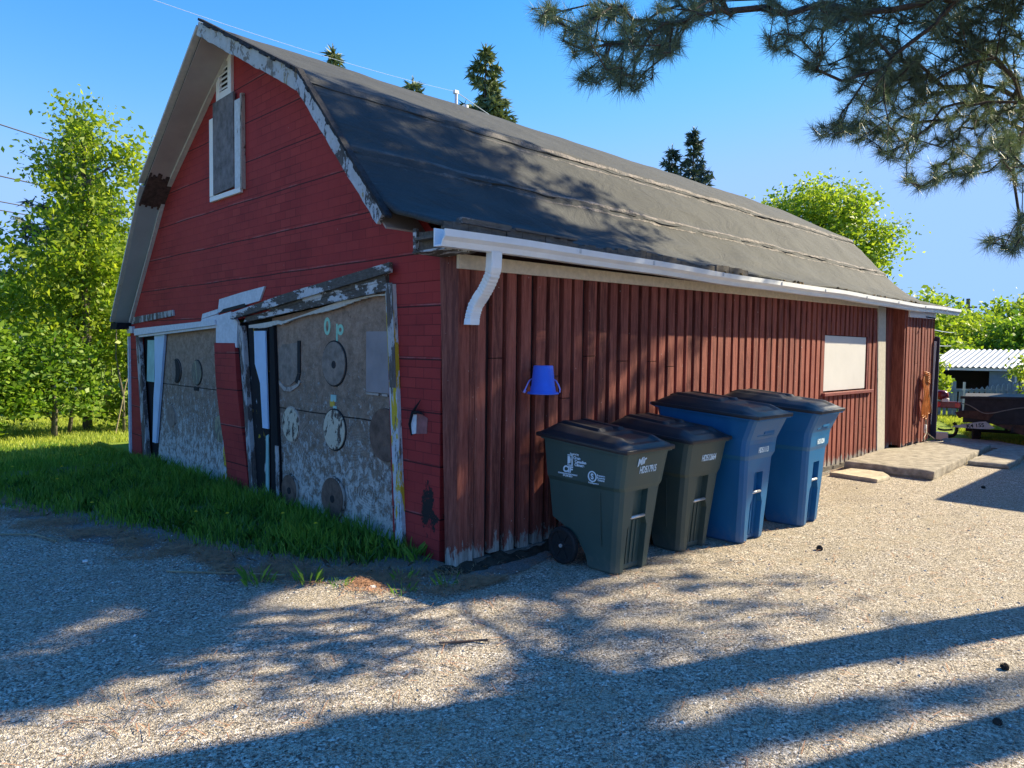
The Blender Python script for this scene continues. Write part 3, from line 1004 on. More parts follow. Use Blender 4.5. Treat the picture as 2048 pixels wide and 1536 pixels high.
def gutter():
    mb = MB()
    n = 60
    OY = -0.045
    prof = [(-0.225, 2.445), (-0.225, 2.325), (-0.305, 2.322), (-0.318, 2.36), (-0.345, 2.385), (-0.345, 2.432), (-0.338, 2.432), (-0.338, 2.39), (-0.312, 2.366), (-0.300, 2.334), (-0.235, 2.336), (-0.235, 2.445)]
    rg = []
    for i in range(n + 1):
        u = i / n
        x = -0.45 + (X1 + 0.26 + 0.45) * u
        dz = 0.006 * math.sin(x * 1.3) + 0.003 * math.sin(x * 3.1 + 1) - 0.01 * u
        dz += 0.0045 * x
        dz += -0.012 * math.exp(-((x - 9.6) / 1.4) ** 2)
        rg.append([(x, y + OY, z + dz) for y, z in prof])
    mb.rings(rg)
    g = mb.build('gutter', M['gutter'], BARN, bevel=0.0)
    for x in (0.9, 1.9, 3.1, 4.4, 5.6, 7.0, 8.3, 9.6, 10.8):
        mb = MB()
        mb.box((x, -0.397, 2.40), (x + 0.018, -0.23, 2.437))
        mb.build('gutter_strap', M['steel'], g)
    # downspout: an S bend of corrugated rectangular pipe ending in the air
    P = [(0.05, -0.325, 2.33), (0.05, -0.32, 2.22), (0.055, -0.30, 2.17), (0.065, -0.25, 2.11), (0.07, -0.205, 2.06), (0.07, -0.155, 2.01), (0.065, -0.115, 1.96), (0.06, -0.095, 1.90), (0.055, -0.09, 1.86), (0.05, -0.09, 1.82)]
    pts = [Vector(p) for p in P]
    dense = []
    for i in range(len(pts) - 1):
        k = 5
        for q in range(k): dense.append(pts[i].lerp(pts[i + 1], q / k))
    dense.append(pts[-1])
    mb = MB()
    rg = []
    for i, p in enumerate(dense):
        d = (dense[min(i + 1, len(dense) - 1)] - dense[max(0, i - 1)]).normalized()
        a = Vector((1, 0, 0))
        b = d.cross(a).normalized()
        bend = 8 < i < 22 or 26 < i < 40
        k = 1.0 if not bend else (1.0 - 0.075 * (i % 2))
        w, h = 0.050 * k, 0.036 * k
        rg.append([p + a * sx * w + b * sy * h for sx, sy in ((-1, -.8), (-.85, -1), (.85, -1), (1, -.8), (1, .8), (.85, 1), (-.85, 1), (-1, .8))])
    mb.rings(rg, cap=False)
    ds = mb.build('downspout', M['gutter'], BARN)
    so = ds.modifiers.new('s', 'SOLIDIFY')
    so.thickness = 0.003
    # dark throat at the open end
    mb = MB()
    mb.face([rg[-2][k] for k in range(8)])
    mb.build('pipe_mouth', M['dark'], ds)


gutter()
# rotten boards above the gutter
mb = MB()
x = -0.36
while x < 2.9:
    L = random.uniform(0.5, 1.1)
    n = 8
    for i in range(n):
        a, b = x + L * i / n, x + L * (i + 1) / n - (0.004 if i == n - 1 else 0)
        zt = 2.515 + 0.018 * math.sin(a * 4) + random.uniform(-0.012, 0.012)
        mb.box((a, -0.262 - random.uniform(0, 0.012), 2.41), (b, -0.235, zt))
    x += L
mb.box((-0.22, -0.29, 2.50), (0.25, -0.225, 2.54), 0.006)
mb.box((0.3, -0.285, 2.515), (1.0, -0.225, 2.535), 0.006)
mb.build('rotten_eave_board', M['rotten'], BARN)
# litter and moss lying in the gutter further along
V = []
for i in range(900):
    x = random.uniform(4.4, 10.9) if i % 5 else random.uniform(2.9, 10.9)
    y, z = random.uniform(-0.31, -0.20), 2.40 + random.uniform(0, 0.095) * (0.4 + 0.6 * abs(math.sin(x * 2.2)))
    r = random.uniform(0.012, 0.035)
    c = Vector((x, y, z))
    a = Vector((random.gauss(0, 1), random.gauss(0, 1), random.gauss(0, 1))).normalized() * r
    b = a.orthogonal().normalized() * r
    d = a.cross(b).normalized() * r * 0.6
    for p in ((a, b, d), (a, -b, d), (-a, b, d), (-a, -b, d), (a, b, -d), (-a, b, -d)):
        V += [c + p[0], c + p[1], c + p[2]]
np_mesh('gutter_litter', np.array([tuple(v) for v in V]), 3, M['litter'], BARN)
# return box at the near end of the eave
mb = MB()
mb.box((-0.27, -0.20, 2.34), (-0.005, 0.16, 2.47), 0.006)
mb.build('eave_return', M['rotten'], BARN)
mb = MB()
mb.box((-0.295, 0.13, 2.32), (-0.272, 0.165, 2.50), 0.003)
mb.box((-0.30, -0.21, 2.325), (-0.02, 0.17, 2.338), 0.003)
mb.build('eave_return_trim', M['header'], BARN)


# ---- rake boards on the street gable
def rake(name, pts, x0, x1, w0, w1, mat, out=1):
    """board whose top edge follows pts (y,z); w = board height, perpendicular"""
    mb = MB()
    (ya, za), (yb, zb) = pts
    d = Vector((yb - ya, zb - za)).normalized()
    nrm = Vector((-d.y, d.x))
    if nrm.y > 0: nrm = -nrm
    n = 26
    T, B = [], []
    for i in range(n + 1):
        u = i / n
        p = Vector((ya, za)).lerp(Vector((yb, zb)), u)
        j = random.uniform(-0.006, 0.006)
        T.append((p.x, p.y))
        q = p + nrm * (w0 + (w1 - w0) * u + j)
        B.append((q.x, q.y))
    for i in range(n):
        mb.prism_x([T[i], T[i + 1], B[i + 1], B[i]], x0 + random.uniform(-0.001, 0.001), x1)
    return mb.build(name, mat, BARN)


rake('rake_board', [(3.75, 5.02), (1.60, 3.95)], -0.415, -0.385, 0.135, 0.15, M['rake'])
rake('rake_board', [(1.60, 3.93), (0.36, 2.62)], -0.425, -0.387, 0.11, 0.105, M['rake_low'])
mb = MB()
mb.bar((-0.395, 3.76, 4.975), (-0.315, 5.90, 3.70), 0.028, 0.07, (1, 0, 0))
mb.build('rake_board', M['trim'], BARN)
# ragged edge of the felt lying over the rake boards
mb = MB()
for (ya, za), (yb, zb), k in (((3.7, 5.035), (1.62, 3.985), 46), ((1.60, 3.975), (0.30, 2.60), 34)):
    for i in range(k):
        u0, u1 = i / k, (i + 1) / k
        h0 = 0.018 + 0.03 * random.random() ** 2
        P0, P1 = (ya + (yb - ya) * u0, za + (zb - za) * u0), (ya + (yb - ya) * u1, za + (zb - za) * u1)
        mb.prism_x([P0, P1, (P1[0] + .012, P1[1] - h0), (P0[0] + .012, P0[1] - h0)], -0.436 - random.uniform(0, .006), -0.38)
mb.build('ragged_felt_edge', M['felt_edge'], BARN)
# left lower slope: the rake comes closer to the wall towards the eave
mb = MB()
mb.bar((-0.30, 5.90, 3.66), (-0.20, 7.58, 1.97), 0.028, 0.07, (1, 0, 0))
mb.build('rake_board', M['trim'], BARN)


# ---- soffit under the left overhang
def strip(name, P, Q, mat, th=0.012):
    """quad strip between outer points P and inner points Q"""
    mb = MB()
    for i in range(len(P) - 1):
        a, b, c, d = P[i], P[i + 1], Q[i + 1], Q[i]
        up = [(p[0], p[1] - 0.006, p[2] + th) for p in (a, b, c, d)]
        n = len(mb.v)
        mb.add([a, b, c, d] + up, [(0, 1, 2, 3), (7, 6, 5, 4), (0, 4, 5, 1), (1, 5, 6, 2), (2, 6, 7, 3), (3, 7, 4, 0)])
    return mb.build(name, mat, BARN)


strip('soffit', [(-0.37, 3.76, 4.90), (-0.33, 4.7, 4.36), (-0.30, 5.72, 3.72)], [(0.0, 3.76, 4.90), (0.0, 4.7, 4.36), (0.0, 5.72, 3.72)], M['soffit'])
strip('soffit', [(-0.30, 6.02, 3.47), (-0.19, 7.50, 1.95)], [(0.0, 6.02, 3.47), (0.0, 7.50, 1.95)], M['soffit_teal'])
strip('soffit', [(-0.37, 3.74, 4.90), (-0.37, 1.65, 3.83), (-0.37, 0.40, 2.52)], [(0.0, 3.74, 4.90), (0.0, 1.65, 3.83), (0.0, 0.40, 2.52)], M['soffit'])
N = 12
mb = MB()
for i in range(N):
    xa, xb = -0.30 + 0.3 * i / N, -0.30 + 0.3 * (i + 1) / N
    ya = 5.58 + random.uniform(0, 0.12)
    yb = 6.02 + random.uniform(0, 0.05)
    f = lambda y: 3.80 - (y - 5.58) * 0.79
    mb.add([(xa, ya, f(ya)), (xb, ya, f(ya)), (xb, yb, f(yb)), (xa, yb, f(yb)), (xa, ya, f(ya) + .03), (xb, ya, f(ya) + .03), (xb, yb, f(yb) + .03), (xa, yb, f(yb) + .03)],
           [(0, 3, 2, 1), (4, 5, 6, 7), (0, 1, 5, 4), (1, 2, 6, 5), (2, 3, 7, 6), (3, 0, 4, 7)])
mb.build('rotten_soffit_patch', M['rotten_dark'], BARN)
mb = MB()
mb.box((-0.20, 7.40, 1.86), (0.0, 7.68, 1.95), 0.01)
mb.build('eave_return', M['blackwood'], BARN)
mb = MB()
mb.bar((-0.018, 3.95, 4.80), (-0.018, 5.92, 3.58), 0.03, 0.075, (1, 0, 0))
mb.bar((-0.018, 5.92, 3.575), (-0.018, 7.36, 1.96), 0.03, 0.055, (1, 0, 0))
mb.build('gable_edge_trim', M['trim'], BARN)
mb = MB()
mb.box((-0.03, 7.44, 0.0), (0.02, 7.49, 1.75))
mb.box((-0.035, 7.26, 1.80), (0.0, 7.50, 1.90), 0.003)
mb.build('gable_end_board', M['whitewood'], BARN)

# ---- louvred vent and boarded loft window
mb = MB()
y0, y1, z0, z1 = 3.84, 4.24, 4.38, 4.90
mb.box((-0.035, y0, z0), (0.0, y0 + 0.09, z1))
mb.box((-0.035, y1 - 0.09, z0), (0.0, y1, z1))
mb.box((-0.0349, y0 + 0.0901, z0), (0.0, y1 - 0.0901, z0 + 0.10))
mb.box((-0.0349, y0 + 0.0901, z1 - 0.12), (0.0, y1 - 0.0901, z1))
vent = mb.build('gable_vent', M['whitepanel'], BARN, bevel=0.003)
mb = MB()
mb.box((-0.004, y0 + 0.091, z0 + 0.101), (-0.001, y1 - 0.091, z1 - 0.121))
mb.build('vent_opening', M['dark'], vent)
for k in range(5):
    mb = MB()
    z = z0 + 0.115 + k * 0.055
    mb.add([(-0.03, y0 + 0.092, z), (-0.03, y1 - 0.092, z - 0.004 * k), (-0.006, y1 - 0.092, z + 0.035), (-0.006, y0 + 0.092, z + 0.035),
            (-0.03, y0 + 0.092, z + 0.008), (-0.03, y1 - 0.092, z + 0.008), (-0.006, y1 - 0.092, z + 0.043), (-0.006, y0 + 0.092, z + 0.043)],
           [(0, 3, 2, 1), (4, 5, 6, 7), (0, 1, 5, 4), (1, 2, 6, 5), (2, 3, 7, 6), (3, 0, 4, 7)])
    mb.build('slat', M['whitepanel'], vent)
mb = MB()
mb.prism_x([(4.31, 4.39), (3.76, 4.40), (3.76, 3.38), (4.31, 3.36)], -0.045, -0.022)
lw = mb.build('loft_window_board', M['plyboard'], BARN)
mb = MB()
mb.box((-0.035, 4.315, 3.36), (-0.001, 4.44, 4.24))
mb.box((-0.034, 3.62, 3.30), (-0.001, 4.44, 3.355))
mb.build('window_frame', M['whitepanel'], lw, bevel=0.003)
mb = MB()
mb.box((-0.036, 3.60, 3.356), (-0.001, 3.755, 4.30))
mb.build('window_frame', M['whitewood'], lw, bevel=0.003)
mb = MB()
mb.box((-0.044, 3.56, 3.33), (-0.001, 3.598, 4.34), 0.004)
mb.build('window_frame', M['ring'], lw)


# ---- garage doors
def disc(parent, y, z, r, mat, x=0.03, th=0.012, ring=True, hole=False, tilt=0):
    if ring:
        mb = MB()
        mb.disc_x(y, z, r * 1.07, x + th * 0.3, x + th + 0.01)
        rg = mb.build('round_hole_edge', M['dark'] if ring == 1 else M['ring'], parent)
    mb = MB()
    mb.disc_x(y, z, r, x - 0.004, x + th + 0.01)
    o = mb.build('round_plate', mat, parent)
    if hole:
        mb = MB()
        mb.disc_x(y - 0.01, z - 0.01, 0.035, x - 0.008, x)
        mb.build('centre_hole', M['dark'], o)
    return o


mb = MB()
mb.prism_x([(3.02, 0.03), (0.74, 0.03), (0.88, 2.12), (3.04, 1.93)], 0.042, 0.06)
d1 = mb.build('garage_door', M['ply1'], BARN)
d1['label'] = 'near grey plywood garage door with a mint O P painted near its top'
X_ = 0.03
disc(d1, 1.80, 1.49, 0.20, M['disc_grey'], X_, ring=1, hole=True)
disc(d1, 2.62, 0.86, 0.17, M['disc_cream'], X_, ring=2)
disc(d1, 1.79, 0.88, 0.185, M['disc_cream'], X_, ring=1)
disc(d1, 0.98, 0.91, 0.225, M['disc_brown'], X_, ring=0)
disc(d1, 2.63, 0.20, 0.15, M['disc_brown'], 0.015, ring=2, hole=True)
disc(d1, 1.79, 0.25, 0.185, M['disc_brown'], 0.01, ring=2, hole=True)
mb = MB()   # U-shaped patch upper left
pts = [(2.88, 1.60), (2.80, 1.66), (2.49, 1.68), (2.49, 1.38), (2.54, 1.30), (2.64, 1.25), (2.75, 1.25), (2.88, 1.32)]
mb.prism_x(pts, 0.034, 0.044)
u = mb.build('patch_board', M['disc_grey'], d1)
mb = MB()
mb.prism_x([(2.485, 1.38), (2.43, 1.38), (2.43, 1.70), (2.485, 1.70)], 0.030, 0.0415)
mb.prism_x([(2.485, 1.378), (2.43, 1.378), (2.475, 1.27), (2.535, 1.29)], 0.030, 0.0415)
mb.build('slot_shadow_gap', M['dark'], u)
mb = MB()
for a_, b_, c_, d_ in (((2.42, 1.30), (2.47, 1.25), (2.50, 1.27), (2.46, 1.31)), ((2.47, 1.25), (2.62, 1.19), (2.62, 1.235), (2.50, 1.27)), ((2.62, 1.19), (2.76, 1.19), (2.76, 1.23), (2.62, 1.235)), ((2.76, 1.19), (2.87, 1.25), (2.87, 1.29), (2.76, 1.23))):
    mb.prism_x([a_, b_, c_, d_], 0.030, 0.0415)
mb.build('patch_rim', M['ring'], u)
mb = MB()
mb.box((0.034, 0.905, 1.26), (0.0415, 1.27, 1.78))
mb.build('patch_board', mat_simple('smooth_grey_patch', (0.27, 0.24, 0.24), 0.8, var=0.2, scale=3, bump=0.2), d1)
mb = MB()
mb.box((0.032, 0.91, 1.235), (0.0415, 1.27, 1.252), 0.002)
mb.build('patch_rim', M['ring'], d1)
mb = MB()
mb.box((0.0362, 1.77, 1.14), (0.0415, 1.86, 1.20), 0.002)
mb.box((0.0362, 1.76, 1.02), (0.0415, 1.82, 1.10), 0.002)
mb.build('teal_paint_mark', M['tealtrim'], d1)
mb = MB()
mb.box((0.0362, 1.80, 1.09), (0.0415, 1.88, 1.15), 0.002)
mb.build('yellow_paint_mark', mat_simple('ochre_paint', (0.55, 0.38, 0.05), 0.7, bump=0), d1)


def letter_O(mb, y, z, w, h, t, x):
    n = 22
    for k in range(n):
        a, b = 2 * PI * k / n, 2 * PI * (k + 1) / n
        q = [(y + (w / 2) * math.cos(a), z + (h / 2) * math.sin(a)), (y + (w / 2) * math.cos(b), z + (h / 2) * math.sin(b)),
             (y + (w / 2 - t) * math.cos(b), z + (h / 2 - t) * math.sin(b)), (y + (w / 2 - t) * math.cos(a), z + (h / 2 - t) * math.sin(a))]
        mb.prism_x(q, x, x + 0.003)


mb = MB()
letter_O(mb, 1.93, 1.835, 0.115, 0.165, 0.032, 0.0385)
letter_O(mb, 1.70, 1.80, 0.105, 0.10, 0.030, 0.0385)
mb.box((0.038, 1.745, 1.64), (0.0415, 1.772, 1.855))
mb.build('lettering', M['mint'], d1)
# dark recess and torn panel beside door one
mb = MB()
mb.prism_x([(3.75, 0.0), (3.02, 0.0), (3.02, 1.95), (3.80, 1.93)], 0.085, 0.1)
mb.build('door_gap', M['dark'], BARN)
# near jamb stack
mb = MB()
mb.prism_x([(3.38, 0.0), (3.04, 0.0), (3.09, 1.86), (3.56, 1.86)], 0.02, 0.084)
mb.build('door_jamb', M['jamb_black'], BARN)
mb = MB()
mb.prism_x([(3.42, 0.0), (3.33, 0.0), (3.60, 1.86), (3.70, 1.86)], -0.03, 0.019)
mb.build('door_jamb', M['jamb'], BARN)
mb = MB()
mb.prism_x([(2.99, 0.02), (2.80, 0.02), (2.94, 1.88), (3.03, 1.88)], 0.005, 0.0415)
mb.build('door_jamb', M['blackwood'], BARN)
mb = MB()
mb.prism_x([(2.86, 0.02), (2.79, 0.02), (2.82, 0.62), (2.90, 0.62)], -0.003, 0.0045)
mb.build('door_edge_strip', M['jamb'], BARN)
mb = MB()
mb.prism_x([(3.35, 1.80), (3.09, 1.80), (3.03, 0.78), (3.155, 0.78), (3.21, 1.25), (3.33, 1.45)], -0.012, 0.004)
mb.build('blue_strip', M['bluetrim'], BARN)
mb = MB()
mb.prism_x([(3.10, 0.05), (3.03, 0.05), (3.04, 0.72), (3.09, 0.70)], -0.006, 0.004)
mb.build('teal_strip', M['tealtrim'], BARN)
mb = MB()
mb.prism_x([(3.15, 0.0), (2.96, 0.02), (3.05, 0.11)], -0.05, -0.02)
mb.build('door_stop_shard', mat_simple('slate_shard', (0.13, 0.15, 0.18), 0.8), BARN)
# right jamb, yellow and white
mb = MB()
mb.prism_x([(0.70, 0.0), (0.62, 0.0), (0.785, 2.16), (0.87, 2.16)], -0.035, 0.04)
mb.prism_x([(0.755, 0.0), (0.702, 0.0), (0.872, 2.14), (0.925, 2.14)], -0.010, 0.038)
jy = mb.build('door_jamb', M['jamb_yellow'], BARN)
mb = MB()
mb.prism_x([(0.81, 1.32), (0.722, 1.32), (0.787, 2.17), (0.875, 2.17)], -0.040, -0.0355)
mb.build('door_jamb', M['jamb'], BARN)
# header boards over door one
mb = MB()
mb.prism_x([(3.80, 1.93), (0.775, 2.25), (0.775, 2.33), (2.6, 2.15), (3.78, 2.00)], -0.075, -0.041)
mb.build('door_header', M['header'], BARN)
mb = MB()
mb.prism_x([(2.9, 2.005), (0.88, 2.19), (0.88, 2.245), (3.0, 2.03)], -0.040, 0.0)
mb.prism_x([(3.55, 1.895), (0.88, 2.11), (0.88, 2.188), (3.5, 1.95)], -0.034, 0.0)
mb.build('door_header', M['header'], BARN)
mb = MB()   # warped strip hanging under the header
N = 24
for i in range(N):
    def pt(u):
        y = 3.5 - 2.6 * u
        z = 1.865 + 0.215 * u - 0.035 * math.sin(u * 6.0) * (1 if u > .25 else .4)
        return y, z
    (ya, za), (yb, zb) = pt(i / N), pt((i + 1) / N)
    h = 0.032 + 0.02 * math.sin(i * 0.5)
    mb.prism_x([(ya, za), (yb, zb), (yb, zb - h), (ya, za - h)], 0.0, 0.02)
mb.build('warped_weather_strip', M['trim'], BARN)
# bare patches of white board above the middle pier
mb = MB()
mb.prism_x([(4.27, 2.02), (3.20, 2.115), (3.08, 2.26), (3.6, 2.225), (4.22, 2.17)], -0.020, -0.001)
mb.prism_x([(4.75, 1.955), (4.272, 2.01), (4.272, 2.06), (4.72, 2.015)], -0.018, -0.001)
mb.prism_x([(4.78, 1.90), (4.272, 1.94), (4.272, 2.00), (4.75, 1.952)], -0.016, -0.001)
mb.build('bare_board_patch', M['whitewood'], BARN)
mb = MB()
mb.prism_x([(4.30, 1.64), (3.74, 1.62), (3.72, 1.90), (3.9, 2.02), (4.30, 1.98)], -0.028, 0.0)
mb.build('pier_board', M['whitewood'], BARN)
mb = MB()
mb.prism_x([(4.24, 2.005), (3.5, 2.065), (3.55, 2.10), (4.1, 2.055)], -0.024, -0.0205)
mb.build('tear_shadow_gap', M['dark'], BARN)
# middle pier: siding sheet curling away
mb = MB()
N = 14
for i in range(N):
    def e(u): return (4.31 - 0.32 * u, 3.79 - 0.30 * u ** 0.8)
    u0, u1 = i / N, (i + 1) / N
    z0_, z1_ = 1.67 - 1.63 * u0, 1.67 - 1.63 * u1
    a0, b0 = e(u0)
    a1, b1 = e(u1)
    curl0, curl1 = 0.02 * math.sin(u0 * 5), 0.02 * math.sin(u1 * 5)
    mb.add([(-0.045 - curl0, a0, z0_), (-0.035 - curl0, b0, z0_), (-0.035 - curl1, b1, z1_), (-0.045 - curl1, a1, z1_),
            (0.0, a0, z0_), (0.0, b0, z0_), (0.0, b1, z1_), (0.0, a1, z1_)],
           [(0, 1, 2, 3), (7, 6, 5, 4), (0, 4, 5, 1), (1, 5, 6, 2), (2, 6, 7, 3), (3, 7, 4, 0)])
mb.build('middle_pier', M['insul'], BARN)
mb = MB()
mb.prism_x([(4.10, 0.0), (3.42, 0.0), (3.72, 1.9), (4.30, 1.9)], 0.001, 0.09)
mb.build('pier_core', M['blackwood'], BARN)
# second door
mb = MB()
mb.prism_x([(6.48, 0.02), (4.08, 0.02), (4.22, 1.86), (6.08, 1.84)], 0.042, 0.06)
d2 = mb.build('garage_door', M['ply2'], BARN)
d2['label'] = 'far grey plywood garage door with small round plates, half hidden in grass'
disc(d2, 5.72, 1.30, 0.15, M['disc_grey'], X_, ring=1)
mb = MB()
mb.prism_x([(5.72 + 0.15 * math.cos(a), 1.30 + 0.15 * math.sin(a)) for a in np.linspace(PI / 2, 3 * PI / 2, 12)] [::-1] + [(5.76 + 0.04 * math.cos(a), 1.30 + 0.14 * math.sin(a)) for a in np.linspace(3 * PI / 2, PI / 2, 8)][::-1], 0.020, 0.0255)
mb.build('open_crescent', M['dark'], d2)
disc(d2, 5.04, 1.30, 0.15, M['disc_olive'], X_, ring=1)
disc(d2, 5.93, 0.69, 0.15, M['disc_grey'], X_, ring=2)
disc(d2, 4.34, 0.66, 0.16, M['disc_olive'], X_, ring=2)
mb = MB()
mb.box((0.02, 4.17, 1.20), (0.0415, 4.42, 1.62), 0.004)
mb.build('shutter_remnant', M['header'], d2)
mb = MB()
mb.box((0.03, 5.00, 1.07), (0.0415, 5.12, 1.12), 0.006)
mb.build('knot_hole', M['dark'], d2)
mb = MB()
mb.prism_x([(4.13, 0.0), (4.07, 0.0), (4.20, 1.2), (4.26, 1.2)], -0.004, 0.0415)
mb.build('door_jamb', M['jamb_yellow'], BARN)
mb = MB()
mb.prism_x([(7.0, 0.0), (6.49, 0.0), (6.10, 1.84), (7.02, 1.80)], 0.05, 0.095)
mb.build('tarred_side_panel', M['blackwood'], BARN)
mb = MB()
mb.prism_x([(6.86, 0.0), (6.68, 0.0), (6.99, 1.76), (7.12, 1.76)], -0.03, 0.02)
mb.build('door_jamb', M['jamb'], BARN)
mb = MB()
mb.prism_x([(6.56, 0.28), (6.42, 0.28), (6.05, 1.78), (6.44, 1.78), (6.44, 1.18), (6.50, 0.9)], 0.0, 0.03)
mb.build('blue_strip', M['bluetrim'], BARN)
mb = MB()
mb.prism_x([(6.80, 1.12), (6.50, 1.12), (6.47, 1.70), (6.75, 1.70)], 0.012, 0.04)
mb.build('teal_strip', M['tealtrim'], BARN)
mb = MB()
mb.prism_x([(7.12, 1.765), (4.28, 1.875), (4.28, 1.935), (7.12, 1.86)], -0.05, 0.0)
mb.prism_x([(7.08, 1.735), (4.30, 1.845), (4.30, 1.872), (7.08, 1.762)], -0.03, 0.0)
mb.build('door_header', M['whitewood'], BARN)
mb = MB()
mb.prism_x([(7.34, 1.93), (5.66, 2.015), (5.68, 2.09), (7.34, 2.025)], -0.022, -0.001)
mb.build('bare_plank', M['jamb'], BARN)
# hole torn in the siding near the corner
mb = MB()
mb.prism_x([(0.545, 0.96), (0.36, 0.98), (0.35, 1.10), (0.45, 1.135), (0.53, 1.12), (0.55, 1.04)], -0.006, -0.001)
h_ = mb.build('torn_siding', mat_simple('faded_pink_brick', (0.26, 0.10, 0.10), 0.8, var=0.4, scale=14), BARN)
mb = MB()
mb.prism_x([(0.545, 0.96), (0.49, 0.97), (0.485, 1.12), (0.53, 1.12), (0.555, 1.04)], -0.012, -0.0065)
mb.build('torn_edge', M['whitewood'], h_)
mb = MB()
mb.tube([(-0.012, 0.545, 0.95), (-0.02, 0.565, 1.04), (-0.02, 0.53, 1.13), (-0.03, 0.47, 1.18), (-0.015, 0.43, 1.24)], [.008, .012, .012, .009, .003], 5)
mb.tube([(-0.02, 0.53, 1.13), (-0.035, 0.45, 1.145), (-0.02, 0.37, 1.13)], [.012, .014, .003], 5)
mb.build('torn_edge', M['blackwood'], h_)

# ---- service mast and vent pipe on the roof
mast = empty('service_mast', (3.22, 3.9, 4.93), 0, 'short white service mast and pipe standing on the barn ridge', 'roof mast')
mb = MB()
mb.tube([(0, 0, -0.02), (0, 0, 0.30)], 0.022, 10)
mb.build('pipe', M['gutter'], mast)
mb = MB()
mb.tube([(0.17, 0.0, -0.03), (0.17, 0.0, 0.18)], 0.048, 12)
mb.build('vent_pipe', M['gutter'], mast)
mb = MB()
mb.box((-0.04, -0.025, 0.30), (0.03, 0.025, 0.345))
mb.build('insulator', M['gutter'], mast)

# ---- open side door at the far corner of the barn
door = MB()
door.prism_x([(-0.10, 0.25), (-0.275, 0.12), (-0.275, 1.95), (-0.10, 2.0)], XE + 0.03, XE + 0.06)
dd = door.build('end_door', mat_simple('navy_door_paint', (0.02, 0.025, 0.06), 0.6), BARN)
mb = MB()
mb.prism_x([(-0.10, 0.45), (-0.20, 0.40), (-0.232, 1.88), (-0.10, 1.90)], XE + 0.022, XE + 0.0295)
mb.build('door_panel', M['whitepanel'], dd)


# ================================================================= WHEELED BINS
def make_text(name, body, size, loc, rot, mat, parent, shear=0, sx=1.0, bold=0.0):
    cu = bpy.data.curves.new(name, 'FONT')
    cu.body = body
    cu.size = size
    cu.extrude = 0.0008
    cu.offset = bold
    cu.shear = shear
    cu.align_x = 'CENTER'
    cu.align_y = 'CENTER'
    cu.materials.append(mat)
    o = bpy.data.objects.new(name, cu)
    COL.objects.link(o)
    o.parent = parent
    o.location = loc
    o.rotation_euler = rot
    o.scale = (sx, 1, 1)
    bpy.context.view_layer.update()
    me = bpy.data.meshes.new_from_object(o.evaluated_get(bpy.context.evaluated_depsgraph_get()))
    q = bpy.data.objects.new(name, me)
    COL.objects.link(q)
    q.parent = parent
    q.location, q.rotation_euler, q.scale = o.location, o.rotation_euler, o.scale
    bpy.data.objects.remove(o)
    return q


def bin_ring(z, w, yf, yb, rec, rd, c=0.05, lean=0.0):
    """one closed cross-section; rec half width of the front recess, rd its depth"""
    f = yf
    return [(-w + c, f, z), (-rec - 0.002, f, z), (-rec, f + rd, z), (rec, f + rd, z), (rec + 0.002, f, z), (w - c, f, z), (w - c * 0.3, f + c * 0.3, z), (w, f + c, z),
            (w, yb - c, z), (w - c, yb, z), (-w + c, yb, z), (-w, yb - c, z), (-w, f + c, z), (-w + c * 0.3, f + c * 0.3, z)]


def interp(tab, z):
    for i in range(len(tab) - 1):
        if z <= tab[i + 1][0]:
            a, b = tab[i], tab[i + 1]
            u = 0 if b[0] == a[0] else (z - a[0]) / (b[0] - a[0])
            return [a[k] + (b[k] - a[k]) * u for k in range(1, len(a))]
    return list(tab[-1][1:])


